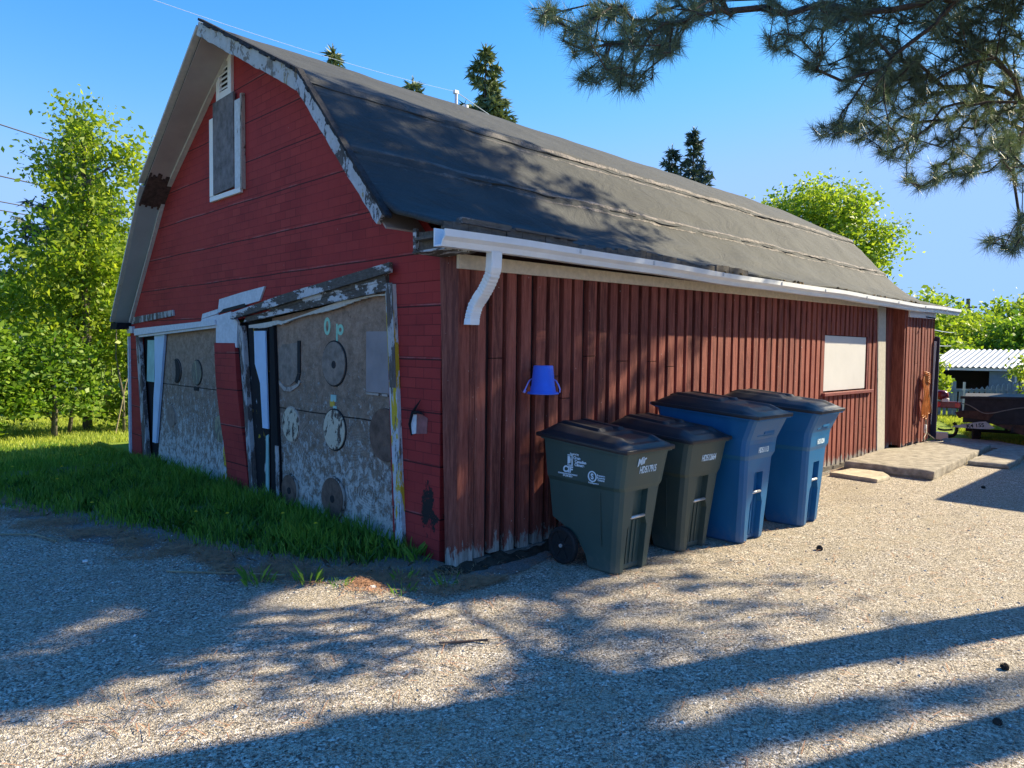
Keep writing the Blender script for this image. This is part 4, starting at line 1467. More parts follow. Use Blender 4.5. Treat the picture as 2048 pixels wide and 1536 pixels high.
def make_bin(name, blue, mat, loc, rz, label, code, extra):
    t = empty(name, loc, rz, label, 'wheeled bin', 'wheeled bins lined up along the wall')
    if not blue:
        H, HR, tall = 0.925, 0.985, False
        tab = [(0.0, .195, 0.012, .30), (0.015, .205, 0.0, .31), (0.10, .212, -.008, .33), (0.20, .220, -.018, .40), (0.27, .226, -.025, .50), (0.315, .229, -.03, .60), (0.34, .231, -.033, .655),
               (0.60, .249, -.063, .675), (0.625, .251, -.066, .678), (0.655, .272, -.075, .68), (0.90, .290, -.118, .70), (0.925, .292, -.122, .705)]
        rtop, wr, wy, rw = 0.615, 0.142, 0.47, 0.115
    else:
        H, HR, tall = 1.10, 1.165, True
        tab = [(0.0, .20, 0.012, .38), (0.015, .21, 0.0, .39), (0.10, .217, -.006, .42), (0.20, .224, -.012, .50), (0.28, .229, -.018, .60), (0.33, .232, -.022, .70), (0.36, .234, -.024, .74),
               (0.70, .256, -.045, .77), (0.725, .258, -.047, .775), (0.765, .286, -.062, .78), (0.86, .290, -.070, .79), (0.90, .292, -.078, .795), (1.07, .318, -.150, .83), (1.10, .320, -.155, .835)]
        rtop, wr, wy, rw = 0.60, 0.14, 0.60, 0.105
    zs = sorted(set([r[0] for r in tab] + [0.04, 0.05, rtop - 0.10, rtop - 0.02, rtop, rtop + 0.006] + [rtop * 0.55, rtop * 0.66, 0.45, 0.5]))
    rings = []
    for z in zs:
        w, yf, yb = interp(tab, z)
        inside = 0.045 < z < rtop + 0.003
        if z <= 0.045: rd, rec = (0.045 if z > -1 else 0), rw
        else: rd = 0.05 if inside else 0.0
        k = min(1, max(0, (z - rtop * 0.55) / (rtop * 0.11)))
        rec = rw * (1.0 - 0.30 * k)
        zz = z
        # rim slopes up to the back
        pts = bin_ring(z, w, yf, yb, rec, rd)
        if z > 0.62 * H:
            s_ = (z - 0.62 * H) / (0.38 * H)
            pts = [(x, y, zz + (HR - H) * s_ * (y - yf) / (yb - yf)) for x, y, zz in pts]
        rings.append(pts)
    mb = MB()
    mb.rings(rings)
    # rim lip
    w, yf, yb = interp(tab, H)
    lip = []
    for g, dz in ((0.0, -0.028), (0.018, -0.028), (0.018, 0.0), (0.0, 0.0)):
        lip.append([(x * (1 + g / w), (y - (yf + yb) / 2) * (1 + g / 0.4) + (yf + yb) / 2, z_ + dz) for x, y, z_ in [(x, y, H + (HR - H) * (y - yf) / (yb - yf)) for x, y, _ in bin_ring(0, w, yf, yb, .05, 0)]])
    mb.rings(lip)
    # ribs inside the recess
    for x in (-0.045, 0.0, 0.05):
        w0, yf0, _ = interp(tab, 0.05)
        w1, yf1, _ = interp(tab, rtop * 0.62)
        mb.bar((x, yf0 + 0.046, 0.05), (x, yf1 + 0.046, rtop * 0.66), 0.010, 0.012, (0, 1, 0))
    if blue:
        w1, yf1, _ = interp(tab, 0.93)
        mb.box((-0.045, yf1 - 0.016, 0.945), (0.13, yf1 + 0.03, 0.985))
        mb.bar((-0.15, yf1 + 0.003, 0.935), (0.15, yf1 + 0.003, 0.935), 0.02, 0.012, (0, 1, 0))
    else:
        # panel lines on the flank
        for z_ in (0.55,):
            mb.bar((-0.2515, 0.12, 0.60), (-0.232, 0.12, 0.20), 0.006, 0.008, (0, 1, 0))
    body = mb.build('body', mat, t, bevel=0.006)
    # lid
    nx_, ny_ = 40, 44
    yf2, yb2, w2 = yf - 0.03, yb + 0.03, w + 0.022
    V, F = [], []
    for j in range(ny_ + 1):
        v = j / ny_
        for i in range(nx_ + 1):
            u_ = -1 + 2 * i / nx_
            x = u_ * w2
            y = yf2 + (yb2 - yf2) * v
            # round the corners
            cr = 0.0
            if v < 0.08: x *= 0.93 + 0.07 * (v / 0.08) ** 0.5
            if v > 0.94: x *= 0.95 + 0.05 * ((1 - v) / 0.06) ** 0.5
            e = min(1 - abs(u_), 1)
            ev = min(v, 1 - v)
            zb_ = H + (HR - H) * v + 0.012
            dome = 0.075 * min(1, (e / 0.35)) ** 0.8 * min(1, ev / 0.16) ** 0.8 * (0.75 + 0.35 * v)
            if e < 0.07 or ev < 0.03: dome = 0.0
            rib = 0
            # raised centre panel, two side rails and a sunken front panel
            if 0.08 < v < 0.36 and abs(u_) < 0.52: rib -= 0.016
            if 0.42 < v < 0.93 and 0.30 < abs(u_) < 0.48: rib += 0.020
            if 0.46 < v < 0.9 and abs(u_) < 0.2: rib += 0.016
            V.append((x, y, zb_ + dome + rib))
    n1 = len(V)
    for j in range(ny_):
        for i in range(nx_):
            a = j * (nx_ + 1) + i
            F.append((a, a + 1, a + nx_ + 2, a + nx_ + 1))
    me = bpy.data.meshes.new('lid')
    me.from_pydata(V, [], F)
    lid = link('lid', me, M['black_lid'], t, True)
    so = lid.modifiers.new('s', 'SOLIDIFY')
    so.thickness = 0.030
    so.offset = -1
    es = lid.modifiers.new('b', 'BEVEL')
    es.width = 0.004
    es.segments = 2
    es.limit_method = 'ANGLE'
    es.angle_limit = R(50)
    # handle bar behind
    mb = MB()
    mb.tube([(-w * 0.8, yb + 0.02, HR - 0.03), (-w * 0.8, yb + 0.075, HR - 0.01), (w * 0.8, yb + 0.075, HR - 0.01), (w * 0.8, yb + 0.02, HR - 0.03)], 0.014, 8)
    mb.build('handle', mat, t)
    # lift bar
    zb = rtop - (0.20 if not blue else 0.17)
    wz, yz, _ = interp(tab, zb)
    mb = MB()
    mb.tube([(-rw + 0.016, yz + 0.012, zb), (rw - 0.028, yz + 0.012, zb)], 0.0125, 10)
    mb.build('lift_bar', M['steel'], t, smooth=True)
    # axle and wheels
    mb = MB()
    mb.tube([(-0.25, wy, wr), (0.25, wy, wr)], 0.011, 8)
    mb.build('axle', M['steel'], t)
    for sx in (-1, 1):
        mb = MB()
        n = 32
        x0, x1 = sx * 0.232, sx * 0.280
        rg = []
        for x, r in ((x0, 0.03), (x0, wr - 0.012), (x0 + sx * 0.008, wr), (x1 - sx * 0.008, wr), (x1, wr - 0.012), (x1, wr - 0.028), (x1 - sx * 0.012, wr - 0.034), (x1 - sx * 0.014, 0.035), (x1 - sx * 0.002, 0.028)):
            rg.append([(x, wy + r * math.cos(2 * PI * k / n), wr + r * math.sin(2 * PI * k / n)) for k in range(n)])
        mb.rings(rg)
        for k in range(6):
            a = 2 * PI * k / 6
            mb.bar((x1 - sx * 0.010, wy + 0.03 * math.cos(a), wr + 0.03 * math.sin(a)), (x1 - sx * 0.010, wy + (wr - 0.03) * math.cos(a), wr + (wr - 0.03) * math.sin(a)), 0.014, 0.012, (1, 0, 0))
        wh = mb.build('wheel', M['tyre'], t)
        mb = MB()
        mb.tube([(x1 - sx * 0.004, wy, wr), (x1 + sx * 0.010, wy, wr)], 0.014, 14)
        mb.build('hub_cap', M['steel'], wh)
    # printed number on the front
    zt = 0.772 if not blue else 0.80
    wz, yz, _ = interp(tab, zt)
    w2_, yz2, _ = interp(tab, zt + 0.03)
    tilt = math.atan2(yz - yz2, 0.03)
    make_text('lettering', code, 0.074 if not blue else 0.066, (0.03 if not blue else 0.02, yz - 0.003, zt), (PI / 2 + tilt, 0, 0), M['white_ink'], body, sx=0.62, bold=0.0016)
    if extra == 1:
        wz, yz, _ = interp(tab, 0.855)
        make_text('lettering', 'Mir', 0.075, (-0.07, yz - 0.001, 0.838), (PI / 2 + 0.12, R(-12), 0), M['white_ink'], body, shear=0.4, bold=0.002)
        # printed panel on the flank facing -X: text reads along -Y
        def side(txt, y, z, s_, **k):
            y, z, s_ = 0.30 + (y - 0.42) * 1.15, z + 0.025, s_ * 1.15
            w_, _, _ = interp(tab, z)
            w_b, _, _ = interp(tab, z + 0.02)
            ti = math.atan2(w_b - w_, 0.02)
            make_text('lettering', txt, s_, (-w_ - 0.0035, y, z), (PI / 2 + ti, 0, -PI / 2), M['white_ink'], body, **k)
        side('Funded by', 0.455, 0.835, 0.018, sx=1.0, bold=0.0006)
        side('Clean', 0.435, 0.808, 0.026, bold=0.001)
        side('Canadian', 0.405, 0.782, 0.026, bold=0.001)
        side('Climate', 0.415, 0.757, 0.026, bold=0.001)
        mb = MB()
        w_, _, _ = interp(tab, 0.80)
        mb.box((-w_ - 0.007, 0.362, 0.770), (-w_ + 0.002, 0.369, 0.852))
        mb.box((-w_ - 0.007, 0.3695, 0.770), (-w_ + 0.002, 0.41, 0.776))
        mb.box((-w_ - 0.007, 0.3695, 0.846), (-w_ + 0.002, 0.41, 0.852))
        mb.prism_x([(0.408, 0.78), (0.385, 0.79), (0.378, 0.815), (0.39, 0.84), (0.408, 0.842)], -w_ - 0.0075, -w_ + 0.002)
        mb.build('logo_mark', M['white_ink'], body)
        side('CIF', 0.52, 0.712, 0.058, bold=0.003, shear=0.2)
        side('CONTINUOUS IMPROVEMENT', 0.52, 0.676, 0.0125, bold=0.0006)
        side('FUND', 0.52, 0.661, 0.014, bold=0.0008, sx=2.2)
        mb = MB()
        w_, _, _ = interp(tab, 0.68)
        n = 26
        for k in range(n):
            a, b = 2 * PI * k / n, 2 * PI * (k + 1) / n
            q = [(0.174 + ro * math.cos(c_), 0.715 + ro * math.sin(c_)) for c_, ro in ((a, .041), (b, .041), (b, .032), (a, .032))]
            mb.prism_x(q, -w_ - 0.0065, -w_ + 0.002)
        mb.build('logo_mark', M['white_ink'], body)
        side('S', 0.31, 0.689, 0.05, bold=0.002)
        side('Resource', 0.238, 0.705, 0.017, bold=0.0006)
        side('Recovery', 0.238, 0.688, 0.017, bold=0.0006)
        side('Ontario', 0.238, 0.671, 0.017, bold=0.0006)
        side('Recycling partner', 0.30, 0.642, 0.012, bold=0.0005)
    if extra == 3:
        mb = MB()
        zz = HR + 0.078
        mb.add([(0.02, 0.62, zz), (0.20, 0.62, zz), (0.20, 0.42, zz - 0.012), (0.02, 0.42, zz - 0.012), (0.02, 0.62, zz + 0.002), (0.20, 0.62, zz + 0.002), (0.20, 0.42, zz - 0.010), (0.02, 0.42, zz - 0.010)],
               [(0, 3, 2, 1), (4, 5, 6, 7), (0, 1, 5, 4), (1, 2, 6, 5), (2, 3, 7, 6), (3, 0, 4, 7)])
        mb.build('sticker', mat_peel('blue_white_sticker', (0.08, 0.2, 0.5), (0.5, 0.65, 0.85), 0.5, 20), lid)
    return t


make_bin('wheelie_bin', False, M['green_bin'], (0.925, -0.94, 0.008), R(-1), 'dark green bin nearest the barn corner, printed HD517915 and with white logos on its flank', 'HD517915', 1)
make_bin('wheelie_bin', False, M['green_bin2'], (1.80, -0.93, 0.008), R(-2), 'scuffed green bin between the logo-printed green bin and the blue bins', 'HD512664', 2)
make_bin('wheelie_bin', True, M['blue_bin'], (2.42, -1.13, 0.008), R(0), 'tall blue bin beside the green ones, blue sticker on its black lid', 'HD511113', 3)
make_bin('wheelie_bin', True, M['blue_bin'], (3.42, -1.21, 0.008), R(3), 'tall blue bin at the end of the row, farthest from the barn corner', 'HD510204', 4)


# ================================================================= BUCKET ON THE WALL
def bucket():
    t = empty('bucket', (0.72, -0.19, 1.295), R(-42), 'blue plastic bucket hung upside down on the red board wall', 'bucket')
    mb = MB()
    n = 32
    H = 0.225
    rg = []
    for r, z in ((0.098, 0.004), (0.126, 0.0), (0.128, 0.008), (0.118, 0.016), (0.103, 0.018), (0.098, 0.06), (0.094, 0.062), (0.079, H - 0.006), (0.074, H), (0.004, H - 0.004)):
        rg.append([(r * math.cos(2 * PI * k / n), r * math.sin(2 * PI * k / n), z) for k in range(n)])
    mb.rings(rg)
    mb.build('shell', M['bucket'], t, smooth=True)
    mb = MB()
    P = []
    for k in range(13):
        a = PI * k / 12
        P.append((0.132 * math.cos(a), -0.05 * math.sin(a) - 0.0, 0.012 + 0.10 * abs(math.cos(a)) * 0))
    P = [(-0.148, -0.02, 0.015), (-0.142, -0.015, 0.035), (-0.130, 0.0, 0.06), (-0.118, 0.012, 0.085), (-0.105, 0.03, 0.105), (-0.06, 0.09, 0.13), (0.0, 0.11, 0.14), (0.06, 0.09, 0.13), (0.105, 0.03, 0.105), (0.122, 0.010, 0.075), (0.135, 0.0, 0.04), (0.132, -0.01, 0.012)]
    mb.tube(P, 0.006, 8)
    mb.tube([(-0.152, -0.022, 0.010), (-0.142, -0.015, 0.030)], 0.011, 8)
    mb.build('handle', M['bucket_handle'], t, smooth=True)
    mb = MB()
    mb.tube([(0.08, 0.13, 0.15), (0.02, 0.06, 0.15)], 0.006, 6)
    mb.build('nail', M['steel'], t)


bucket()


# ================================================================= EXTENSION CORD
def cord():
    t = empty('extension_cord', (10.20, -0.24, 0.0), 0, 'orange extension cord looped on a hook at the barn end bay', 'cord')
    random.seed(5)
    mb = MB()
    for k in range(8):
        x0 = -0.15 + 0.05 * k
        L = random.uniform(0.60, 0.80)
        z1 = 1.33 - L
        w = random.uniform(0.02, 0.06)
        P = [(0.0 + 0.01 * k, -0.02, 1.34), (x0 * 0.6 - w, -0.03, 1.18), (x0 * 0.4 - w, -0.05 - 0.004 * k, 0.98), (x0 * 0.9 - w, -0.04, 0.78), (x0 - w * 0.3, -0.035, z1 + 0.02), (x0 + 0.02, -0.035, z1), (x0 + w + 0.02, -0.04, z1 + 0.04), (x0 * 0.8 + w, -0.045, 0.8), (x0 * 0.4 + w, -0.05, 1.0), (x0 * 0.6 + w + 0.03, -0.03, 1.2), (0.05, -0.02, 1.35)]
        mb.tube(smooth_path(P), 0.0075, 6)
    # wrapped turns at the top
    for k in range(6):
        z = 1.30 - 0.03 * k
        mb.tube(smooth_path([(-0.03, 0.0, z + 0.05), (0.02, -0.06, z + 0.03), (0.12, -0.06, z), (0.17, 0.0, z)]), 0.011, 6)
    mb.build('loops', M['cord'], t, smooth=True)
    mb = MB()
    mb.tube(smooth_path([(0.12, -0.03, 1.0), (0.25, -0.03, 0.92), (0.36, -0.03, 0.75), (0.42, -0.03, 0.62)]), 0.008, 6)
    mb.tube(smooth_path([(0.05, -0.03, 0.6), (0.10, -0.03, 0.42), (0.12, -0.05, 0.30), (0.30, -0.10, 0.20), (0.45, -0.12, 0.14), (0.50, -0.18, 0.162), (0.6, -0.3, 0.162)]), 0.008, 6)
    mb.tube(smooth_path([(0.08, -0.03, 0.6), (0.08, -0.04, 0.42), (-0.05, -0.08, 0.30), (-0.22, -0.10, 0.24), (-0.24, -0.13, 0.175), (-0.05, -0.22, 0.165), (0.2, -0.28, 0.165), (0.35, -0.2, 0.165)]), 0.008, 6)
    mb.build('loose_tail', M['cordgrey'], t, smooth=True)
    mb = MB()
    mb.box((0.04, -0.055, 0.30), (0.085, -0.02, 0.44))
    mb.build('plug', M['whitepanel'], t, bevel=0.006)
    mb = MB()
    mb.tube([(0.03, 0.06, 1.30), (0.03, -0.05, 1.30), (0.03, -0.06, 1.345)], 0.008, 6)
    mb.build('hook', M['steel'], t)


def smooth_path(P, k=5):
    P = [Vector(p) for p in P]
    out = []
    for i in range(len(P) - 1):
        p0, p1, p2, p3 = P[max(i - 1, 0)], P[i], P[i + 1], P[min(i + 2, len(P) - 1)]
        for q in range(k):
            t = q / k
            out.append(0.5 * ((2 * p1) + (p2 - p0) * t + (2 * p0 - 5 * p1 + 4 * p2 - p3) * t * t + (3 * p1 - p0 - 3 * p2 + p3) * t ** 3))
    out.append(P[-1])
    return out


cord()
# black bracket high on the end bay
mb = MB()
mb.bar((10.25, -0.20, 2.22), (10.25, -0.20, 2.32), 0.02, 0.02)
mb.bar((10.25, -0.20, 2.29), (10.25, -0.36, 2.26), 0.02, 0.02)
mb.build('wall_bracket', M['blackwood'], BARN)


# ================================================================= CONCRETE PADS AND STONE
def rough_slab(name, pts, z0, z1, mat, j=0.012, seed=1):
    """irregular slab: outline pts (x,y), side walls subdivided and roughened"""
    from mathutils import noise as mn
    out = []
    for i, (a, b) in enumerate(pts):
        c, d = pts[(i + 1) % len(pts)]
        k = max(2, int(math.hypot(c - a, d - b) / 0.10))
        for q in range(k):
            u = q / k
            out.append((a + (c - a) * u, b + (d - b) * u))
    mb = MB()
    rg = []
    cx = sum(p[0] for p in out) / len(out)
    cy = sum(p[1] for p in out) / len(out)
    for f, z in ((0.985, z0), (1.0, z0 + (z1 - z0) * .3), (1.0, z0 + (z1 - z0) * .75), (0.995, z1 - 0.008), (0.985, z1)):
        ring = []
        for x, y in out:
            nz = mn.noise(Vector((x * 5 + seed, y * 5, z * 7)))
            zz = z + (mn.noise(Vector((x * 4, y * 4, seed))) * j if z > z0 else 0)
            ring.append((cx + (x - cx) * f + nz * j * 1.5, cy + (y - cy) * f + nz * j * 1.5, zz))
        rg.append(ring)
    mb.rings(rg)
    return mb.build(name, mat)


s1 = rough_slab('concrete_pad', [(7.02, -0.16), (7.00, -1.30), (10.85, -1.12), (10.9, -0.24), (9.2, -0.2), (9.0, -0.08)], 0.0, 0.13, M['concrete'], 0.014, 1)
tag(s1, 'thick broken concrete pad against the barn below the cream post', 'concrete pad')
s2 = rough_slab('concrete_pad', [(8.9, -1.24), (8.9, -1.75), (11.5, -1.65), (12.3, -0.9), (12.0, -0.2), (11.0, -0.15), (11.0, -1.2)], 0.0, 0.075, M['concrete'], 0.014, 4)
tag(s2, 'low worn concrete pad in shade, right of the thick pad', 'concrete pad')
s3 = rough_slab('flat_stone', [(6.30, -0.25), (6.25, -0.86), (6.62, -0.90), (6.95, -0.70), (6.90, -0.30)], 0.0, 0.055, M['stone'], 0.010, 9)
tag(s3, 'loose flat pale stone lying in front of the concrete pad', 'stone')
# crumbling dark soil under the wall corner
from mathutils import noise as mn


def bank_z(X, Y):
    Z = np.zeros_like(X)
    for i in range(X.shape[0]):
        for j in range(X.shape[1]):
            x, y = X[i, j], Y[i, j]
            e = math.exp(-((y + 0.03) / 0.15) ** 2) * (0.5 + 0.5 * math.tanh((2.2 - x) * 2)) * (0.5 + 0.5 * math.tanh((x + 0.15) * 6))
            Z[i, j] = -0.01 + 0.055 * e + 0.03 * e * mn.noise(Vector((x * 9, y * 9, 0))) + 0.012 * e * mn.noise(Vector((x * 30, y * 30, 3)))
    return Z


o = quad_grid('soil_bank', -0.35, 3.0, -0.55, 0.10, 150, 40, bank_z, M['rubble'])
tag(o, kind='structure')


# ================================================================= GRASS
def blades(name, X, Y, H, W, mat, label, cat, lean=0.35, z0=0.0, bend=0.5):
    n = len(X)
    a = rng.random(n) * 2 * PI
    la = rng.random(n) * 2 * PI
    lm = rng.random(n) * lean * H
    dx, dy = np.cos(a) * W / 2, np.sin(a) * W / 2
    lx, ly = np.cos(la) * lm, np.sin(la) * lm
    b0 = np.stack([X - dx, Y - dy, np.full(n, z0)], -1)
    b1 = np.stack([X + dx, Y + dy, np.full(n, z0)], -1)
    m0 = np.stack([X - dx * .8 + lx * .35, Y - dy * .8 + ly * .35, z0 + H * .55], -1)
    m1 = np.stack([X + dx * .8 + lx * .35, Y + dy * .8 + ly * .35, z0 + H * .55], -1)
    tp = np.stack([X + lx, Y + ly, z0 + H * (1 - 0.12 * lean)], -1)
    V = np.stack([b0, b1, m1, m0, m0, m1, tp, tp], 1)      # 2 quads (second degenerate at tip)
    # use one pentagon per blade instead: b0 b1 m1 tp m0
    V = np.stack([b0, b1, m1, tp, m0], 1)
    o = np_mesh(name, V, 5, mat)
    return tag(o, label, cat, kind='stuff')


def edge_x(y):
    """x of the grass edge towards the drive at a given y"""
    ys = [-0.1, 0.25, 0.6, 0.95, 1.56, 2.95, 3.65, 4.4, 5.4, 7.0, 9.5, 14]
    xs = [-0.15, -0.42, -0.66, -0.86, -1.15, -1.58, -1.80, -2.15, -2.3, -3.2, -9, -12]
    return np.interp(y, ys, xs)


n = 40000
Y = 0.35 + 9.2 * rng.random(n) ** 0.85
ex = edge_x(Y)
ex = np.maximum(ex, -4.5)
u = rng.random(n)
X = -0.02 - u * (-0.02 - ex)
dens = np.clip((X - ex) / 0.45, 0, 1)
pn = np.array([mn.noise(Vector((float(a) * 2.2, float(b) * 2.2, 1))) for a, b in zip(X, Y)])
keep = (rng.random(n) < (0.10 + 0.9 * dens) * np.clip(0.75 + pn * 0.9, 0.1, 1)) & (rng.random(n) < np.clip((Y - 0.3) * 1.2, 0.03, 1))
X, Y, dens, pn = X[keep], Y[keep], dens[keep], pn[keep]
H = (0.05 + 0.11 * rng.random(len(X))) * (0.55 + 0.65 * dens) * (1 + 0.5 * pn)
H *= np.where(X > -0.5, 1.15, 1.0) * np.interp(Y, [5.5, 8.0], [1.0, 0.40])
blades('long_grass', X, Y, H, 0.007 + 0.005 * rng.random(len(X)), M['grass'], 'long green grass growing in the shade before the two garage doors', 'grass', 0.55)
# broad weed leaves in the grass
n = 1700
Y = 0.5 + 5.5 * rng.random(n)
X = edge_x(Y) * (0.1 + 0.75 * rng.random(n))
blades('broad_weeds', X, Y, 0.07 + 0.09 * rng.random(n), np.full(n, 0.026), mat_leaf('weed_leaves', (0.035, 0.11, 0.015), (0.10, 0.22, 0.03), 0.35), 'broad-leaved weeds among the long grass by the near garage door', 'weeds', 1.1)
# sunlit lawn at left, behind
n = 42000
Y = 7.6 + 7.0 * rng.random(n)
X = -9 + 10.5 * rng.random(n)
X = np.where(Y < 9, np.minimum(X, -0.1), X)
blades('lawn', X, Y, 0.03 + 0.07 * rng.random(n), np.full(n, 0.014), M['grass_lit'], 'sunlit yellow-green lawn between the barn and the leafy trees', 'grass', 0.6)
# lawn on the far right
n = 26000
X = 12.5 + 12 * rng.random(n)
Y = -1.6 + (X - 10) * 0.42 * rng.random(n)
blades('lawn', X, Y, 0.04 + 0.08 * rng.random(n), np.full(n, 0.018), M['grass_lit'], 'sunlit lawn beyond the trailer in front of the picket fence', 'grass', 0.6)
# sparse dry stems and tufts along the drive edge and wall foot
n = 1600
Y = -0.15 + 4.5 * rng.random(n) ** 1.6
X = edge_x(Y) + rng.normal(0, 0.13, n)
blades('dry_grass', X, Y, 0.02 + 0.06 * rng.random(n), np.full(n, 0.003), M['dry'], 'dry straw-coloured stems along the edge of the drive', 'grass', 1.6)


def tufts():
    spots = [(-0.12, 0.30), (-0.10, 0.44), (-0.45, 0.05), (-0.85, 0.25), (-0.62, -0.18), (-0.98, 0.42), (-1.25, 0.62), (-0.30, -0.25)]
    labs = ['tuft of grass at the foot of the yellow door jamb', 'tuft of grass below the torn red siding',
            'sparse tuft of grass on bare soil near the barn corner', 'flattened grass tuft at the drive edge in front of the near door',
            'small grass tuft on gravel where the sunlit patch begins', 'spiky grass tuft beside the fallen twig',
            'leaning grass tuft at the edge of the gravel in shade', 'tiny grass tuft beside the peeled corner post']
    for (x, y), lab in zip(spots, labs):
        n = 34
        a = rng.random(n) * 2 * PI
        r = 0.09 * rng.random(n) ** .5
        X, Y = r * np.cos(a), r * np.sin(a)
        H = 0.04 + 0.13 * rng.random(n) ** 1.5
        if y < 0.28: H *= 0.55
        tip = np.stack([X + np.cos(a) * H * .55, Y + np.sin(a) * H * .55, H * .8], -1)
        w = 0.0016
        b0 = np.stack([X - w, Y + 0 * X, 0 * X], -1)
        b1 = np.stack([X + w, Y + 0 * X, 0 * X], -1)
        mid = np.stack([X + np.cos(a) * H * .18 + w, Y + np.sin(a) * H * .18, H * .5], -1)
        o = np_mesh('grass_tuft', np.stack([b0, b1, mid, tip], 1), 4, M['grass'])
        o.location = (x, y, 0.008)
        tag(o, lab, 'grass tuft', 'grass tufts at the drive edge')


tufts()


def dandelions():
    base = None
    W = ['dandelion nearest the gravel, left of the near door', 'dandelion leaning in front of the near door', 'tall dandelion before the middle of the near door', 'dandelion closest to the boarded near door', 'low dandelion at the drive edge of the grass', 'dandelion halfway along the shaded grass', 'dandelion in front of the far door', 'dandelion by the far jamb of the far door', 'dandelion among the grass left of the barn', 'dandelion farthest away, near the sunlit lawn']
    P = [(-1.05, 2.15, .22), (-0.95, 1.75, .25), (-0.62, 1.5, .24), (-0.50, 1.15, .2), (-1.55, 3.6, .12), (-1.6, 4.7, .2), (-1.3, 5.6, .2), (-1.0, 6.3, .22), (-1.7, 6.0, .18), (-2.2, 7.4, .15)]
    for i, (x, y, h) in enumerate(P):
        t = empty('dandelion', (x, y, 0), random.random() * 6, W[i], 'dandelion', 'dandelions in the shaded grass')
        mb = MB()
        lx = random.uniform(-.06, .06)
        mb.tube([(0, 0, 0), (lx * .4, 0, h * .6), (lx, 0.01, h)], 0.0025, 5)
        mb.build('stem', M['grass'], t)
        mb = MB()
        for k in range(14):
            a = 2 * PI * k / 14
            for r, z in ((0.017, 0.004), (0.010, 0.010)):
                mb.face([(lx, 0.01, h), (lx + r * math.cos(a), 0.01 + r * math.sin(a), h + z), (lx + r * math.cos(a + .5), 0.01 + r * math.sin(a + .5), h + z)])
        mb.build('flower_head', M['yellow'], t)


dandelions()


# ================================================================= TREES
def limb_path(p, q, sag=0.1, n=6, wob=0.05):
    p, q = Vector(p), Vector(q)
    L = (q - p).length
    out = []
    for i in range(n + 1):
        u = i / n
        w = p.lerp(q, u)
        w.z += sag * L * math.sin(u * PI)
        if 0 < i < n: w += Vector((random.gauss(0, wob), random.gauss(0, wob), random.gauss(0, wob))) * L * .3
        out.append(w)
    return out


def broadleaf(name, loc, trunk_h, tr, lobes, nclump, per, leaf, mats, label, cat='tree', group=None, seed=1, spread=0.22, droop=0.3, stems=1, bark='bark_grey', lens=1.7):
    """lobes: list of (dx,dy,z,rx,ry,rz); leaves sit in clumps filling the lobes"""
    global rng
    random.seed(seed)
    rg = np.random.default_rng(seed)
    t = empty(name, loc, 0, label, cat, group)
    mb = MB()
    cz = sum(l[2] for l in lobes) / len(lobes)
    for s_ in range(stems):
        ox, oy = (0, 0) if s_ == 0 else (random.uniform(-.5, .5), random.uniform(-.4, .4))
        mb.tube([(ox, oy, -0.1), (ox * 1.2 + .03, oy, trunk_h * .3), (ox * 1.4 - .04, oy + .05, trunk_h * .65), (ox * 1.8 + .05, oy, trunk_h)], [tr, tr * .8, tr * .5, tr * .18], 8)
    for l in lobes:
        z0 = max(0.15 * trunk_h, min(trunk_h * .9, l[2] - 0.5 * l[5] - 0.3))
        mb.tube(limb_path((0.0, 0, z0), (l[0], l[1], l[2]), 0.05), [tr * .42, tr * .36, tr * .3, tr * .25, tr * .2, tr * .14, tr * .08], 6)
        for k in range(7):
            d = Vector((rg.normal(), rg.normal(), rg.normal() * .8)).normalized()
            mb.tube(limb_path((l[0] * .8, l[1] * .8, l[2] * .97), (l[0] + d.x * l[3] * .85, l[1] + d.y * l[4] * .85, l[2] + d.z * l[5] * .85), 0.05, 4), [tr * .12, tr * .10, tr * .08, tr * .06, tr * .03], 5)
    mb.build('trunk', M[bark], t, smooth=True)
    vols = np.array([l[3] * l[4] * l[5] for l in lobes]) ** 0.8
    idx = rg.choice(len(lobes), nclump, p=vols / vols.sum())
    Lb = np.array(lobes)[idx]
    d = rg.normal(size=(nclump, 3))
    d /= np.linalg.norm(d, axis=1)[:, None]
    r = rg.random(nclump) ** 0.42
    C = Lb[:, :3] + d * Lb[:, 3:] * r[:, None]
    C[:, 2] = np.maximum(C[:, 2], 0.15)
    n = nclump * per
    P = np.repeat(C, per, 0) + rg.normal(size=(n, 3)) * spread * np.array([1, 1, .75])
    P[:, 2] = np.maximum(P[:, 2], 0.05)
    ax = rg.normal(size=(n, 3))
    ax[:, 2] = ax[:, 2] * 0.6 - droop
    ax /= np.linalg.norm(ax, axis=1)[:, None]
    bx = np.cross(ax, rg.normal(size=(n, 3)))
    bx /= np.linalg.norm(bx, axis=1)[:, None]
    s_ = leaf * (0.4 + 1.0 * rg.random(n))[:, None]
    A, B = ax * s_ * lens / 2, bx * s_ * 0.5
    nz = np.cross(ax, bx) * s_ * 0.18
    V = np.stack([P - A, P + B + nz, P + A, P - B + nz], 1)
    np_mesh('crown', V, 4, mats, t)
    return t


